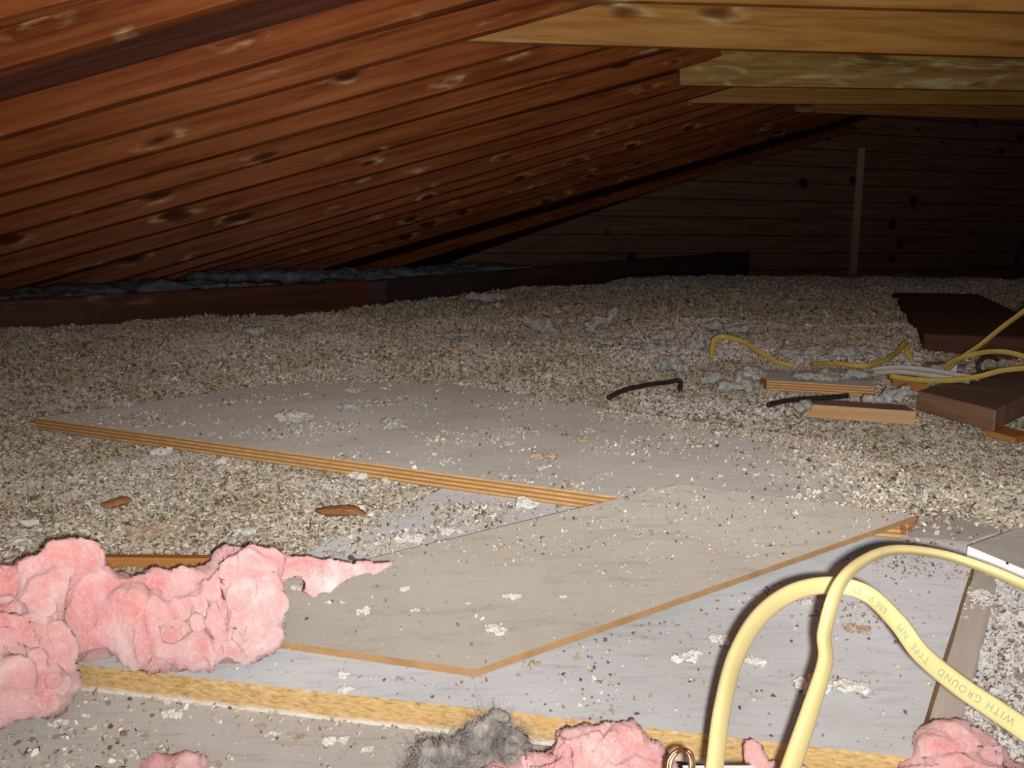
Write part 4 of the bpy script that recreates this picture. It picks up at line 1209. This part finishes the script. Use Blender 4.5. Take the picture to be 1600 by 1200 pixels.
# the face that carries the print, upside down as seen from the hatch
iu = np.argmin(np.abs(CC[:, 0] - PD(1500, 1072, .405)[0]))
PSGN = -1.0 if CB[iu][2] > 0 else 1.0
sl = np.concatenate([[0], np.cumsum(np.linalg.norm(np.diff(CC, axis=0), axis=1))])
cable_print('WITH GROUND   TYPE  NM     600 V   25    14', float(sl[np.argmin(np.linalg.norm(CC - PD(1590, 1132, .375), axis=1))]), 0.0052, c1)

# far cables
def far(name, rows, w, t, mat, lab):
    o, *_ = ribbon(name, cab(rows), w, t, mat, seg=10, n=8)
    return tag(o, lab, 'cable')
far('electrical_cable', [(1112, 560, 1.82, 0), (1113, 545, 1.83, 0), (1117, 530, 1.84, 0), (1132, 526, 1.84, 10), (1160, 534, 1.82, 20), (1190, 552, 1.78, 20), (1215, 566, 1.75, 20), (1240, 572, 1.74, 20)], 0.011, 0.006, M_CABLE_OLD, 'old yellow cable making a small arch out of the vermiculite')
far('electrical_cable', [(1268, 568, 1.86, 10), (1310, 568, 1.80, 10), (1345, 572, 1.77, 10), (1375, 566, 1.78, 10), (1400, 552, 1.82, 10), (1415, 536, 1.86, 10), (1418, 552, 1.88, 10), (1428, 568, 1.86, 10)], 0.011, 0.006, M_CABLE_OLD, 'old yellow cable sagging in the fluff left of the junction box')
far('electrical_cable', [(1478, 580, 1.74, 40), (1500, 560, 1.72, 40), (1530, 540, 1.70, 40), (1565, 512, 1.68, 40), (1600, 486, 1.66, 40), (1640, 455, 1.64, 40)], 0.011, 0.006, M_CABLE_OLD, 'yellow cable rising steeply to the right from the junction box')
far('electrical_cable', [(1474, 575, 1.73, 20), (1490, 564, 1.71, 20), (1520, 554, 1.69, 20), (1555, 549, 1.68, 20), (1590, 554, 1.66, 20), (1650, 575, 1.62, 20)], 0.011, 0.006, M_CABLE_OLD, 'yellow cable bowing gently to the right above the black ring')
far('electrical_cable', [(1390, 588, 1.66, 20), (1440, 594, 1.62, 20), (1490, 594, 1.60, 20), (1530, 588, 1.58, 20), (1565, 579, 1.56, 20), (1610, 575, 1.54, 20), (1660, 578, 1.52, 20)], 0.011, 0.006, M_CABLE_OLD, 'yellow cable passing just above the weathered block')
far('electrical_cable', [(1362, 578, 1.72, 30), (1400, 574, 1.69, 30), (1450, 578, 1.66, 30), (1495, 586, 1.63, 30), (1530, 591, 1.60, 30)], 0.011, 0.006, M_CABLE_WHITE, 'upper dusty white cable lying left of the junction box')
far('electrical_cable', [(1362, 584, 1.70, 30), (1400, 581, 1.67, 30), (1450, 586, 1.64, 30), (1490, 592, 1.62, 30), (1515, 596, 1.60, 30)], 0.010, 0.006, M_CABLE_WHITE, 'lower dusty white cable lying left of the junction box')
o, *_ = ribbon('black_strip', cab([(950, 622, 1.48, 30), (975, 610, 1.50, 30), (1010, 602, 1.53, 30), (1040, 598, 1.56, 30), (1062, 595, 1.57, 30), (1063, 610, 1.55, 30)]), 0.009, 0.004, M_BLACKWIRE, seg=10, n=8)
tag(o, 'short black strip curving out of the vermiculite past the plywood', 'strip')
o, *_ = ribbon('black_strip', cab([(1200, 633, 1.44, 30), (1225, 627, 1.46, 30), (1260, 623, 1.48, 30), (1300, 621, 1.50, 30), (1325, 618, 1.51, 30)]), 0.009, 0.005, M_BLACKWIRE, seg=10, n=8)
tag(o, 'thin black strip lying between the plywood scrap and the lumber strip', 'strip')
# black ring right of the junction box
ringp = [(1530, 588, 1.68, 0), (1545, 572, 1.68, 0), (1560, 566, 1.69, 0)]
rows = [(1528 + 18 + 18 * math.cos(a), 573 + 15 * math.sin(a), 1.69, 0) for a in np.linspace(0.3, 5.6, 12)]
o, *_ = ribbon('black_loop', cab(rows), 0.008, 0.006, M_BLACKWIRE, seg=10, n=6)
tag(o, 'black wire loop beside the far junction box', 'wire')

# far junction box with its pale cover
jc = PD(1470, 572, 1.80)
t = empty('junction_box', jc)
def child_box(name, c, sx, sy, sz, mat, parent, rot=0.0, bevel=0.002):
    ca, sa = math.cos(rot), math.sin(rot)
    ax, ay = np.array([ca, sa, 0]) * sx, np.array([-sa, ca, 0]) * sy
    return box_axes(name, np.array(c) - ax / 2 - ay / 2, ax, ay, np.array([0, 0, sz]), mat, bevel, parent)
child_box('box_body', jc - np.array([0, 0, 0.02]), 0.055, 0.05, 0.026, M_STEEL, t, -0.2)
child_box('box_cover', jc + np.array([0.004, -0.028, -0.014]), 0.030, 0.004, 0.022, M_BOXWHITE, t, -0.2, 0.001)['label'] = 'pale shiny cover plate'
child_box('cable_clamp', jc + np.array([0.036, -0.005, -0.012]), 0.018, 0.022, 0.012, M_STEEL, t, -0.2, 0.003)
tag(t, 'small steel junction box where the far yellow cables meet', 'junction box')

# near junction box just below the frame, its cables and bare copper loop come out of it
nb = PD(1108, 1196, 0.375)
t = empty('junction_box', nb - np.array([0, 0, 0.045]))
def open_box(c, sx, sy, h, th, parent, mat):
    bm = bmesh.new()
    for (x0, x1, y0, y1, z0, z1) in [(-sx, sx, -sy, -sy + th, 0, h), (-sx, sx, sy - th, sy, 0, h), (-sx, -sx + th, -sy + th, sy - th, 0, h), (sx - th, sx, -sy + th, sy - th, 0, h), (-sx + th, sx - th, -sy + th, sy - th, 0, th)]:
        mt = Matrix.Translation(((x0 + x1) / 2, (y0 + y1) / 2, (z0 + z1) / 2)) @ Matrix.Diagonal((x1 - x0, y1 - y0, z1 - z0, 1))
        bmesh.ops.create_cube(bm, size=1.0, matrix=mt)
    me = bpy.data.meshes.new('box_body'); bm.to_mesh(me); bm.free(); me.materials.append(mat)
    o = bpy.data.objects.new('box_body', me); COL.objects.link(o); o.parent = parent
    o.location = Vector(c) - Vector(parent.location)
    return o
open_box(nb - np.array([-0.004, 0.022, 0.045]), 0.016, 0.022, 0.045, 0.002, t, M_BOXWHITE)
tag(t, 'white junction box at the bottom edge where the near cable legs enter', 'junction box')
for k in range(2):
    dx = k * 5
    rows = [(1042 + dx, 1215, .372, 0), (1044 + dx, 1190, .374, 0), (1054 + dx, 1175, .375, 0), (1068 + dx, 1172, .374 - k * .004, 0), (1077 + dx, 1182, .373 - k * .004, 0), (1079 + dx, 1200, .371, 0), (1079 + dx, 1225, .369, 0)]
    P = [tuple(PD(x, y, D)) + (0,) for x, y, D, a in rows]
    o, *_ = ribbon('copper_wire', P, 0.0017, 0.0017, M_COPPER, parent=t, seg=8, n=8)
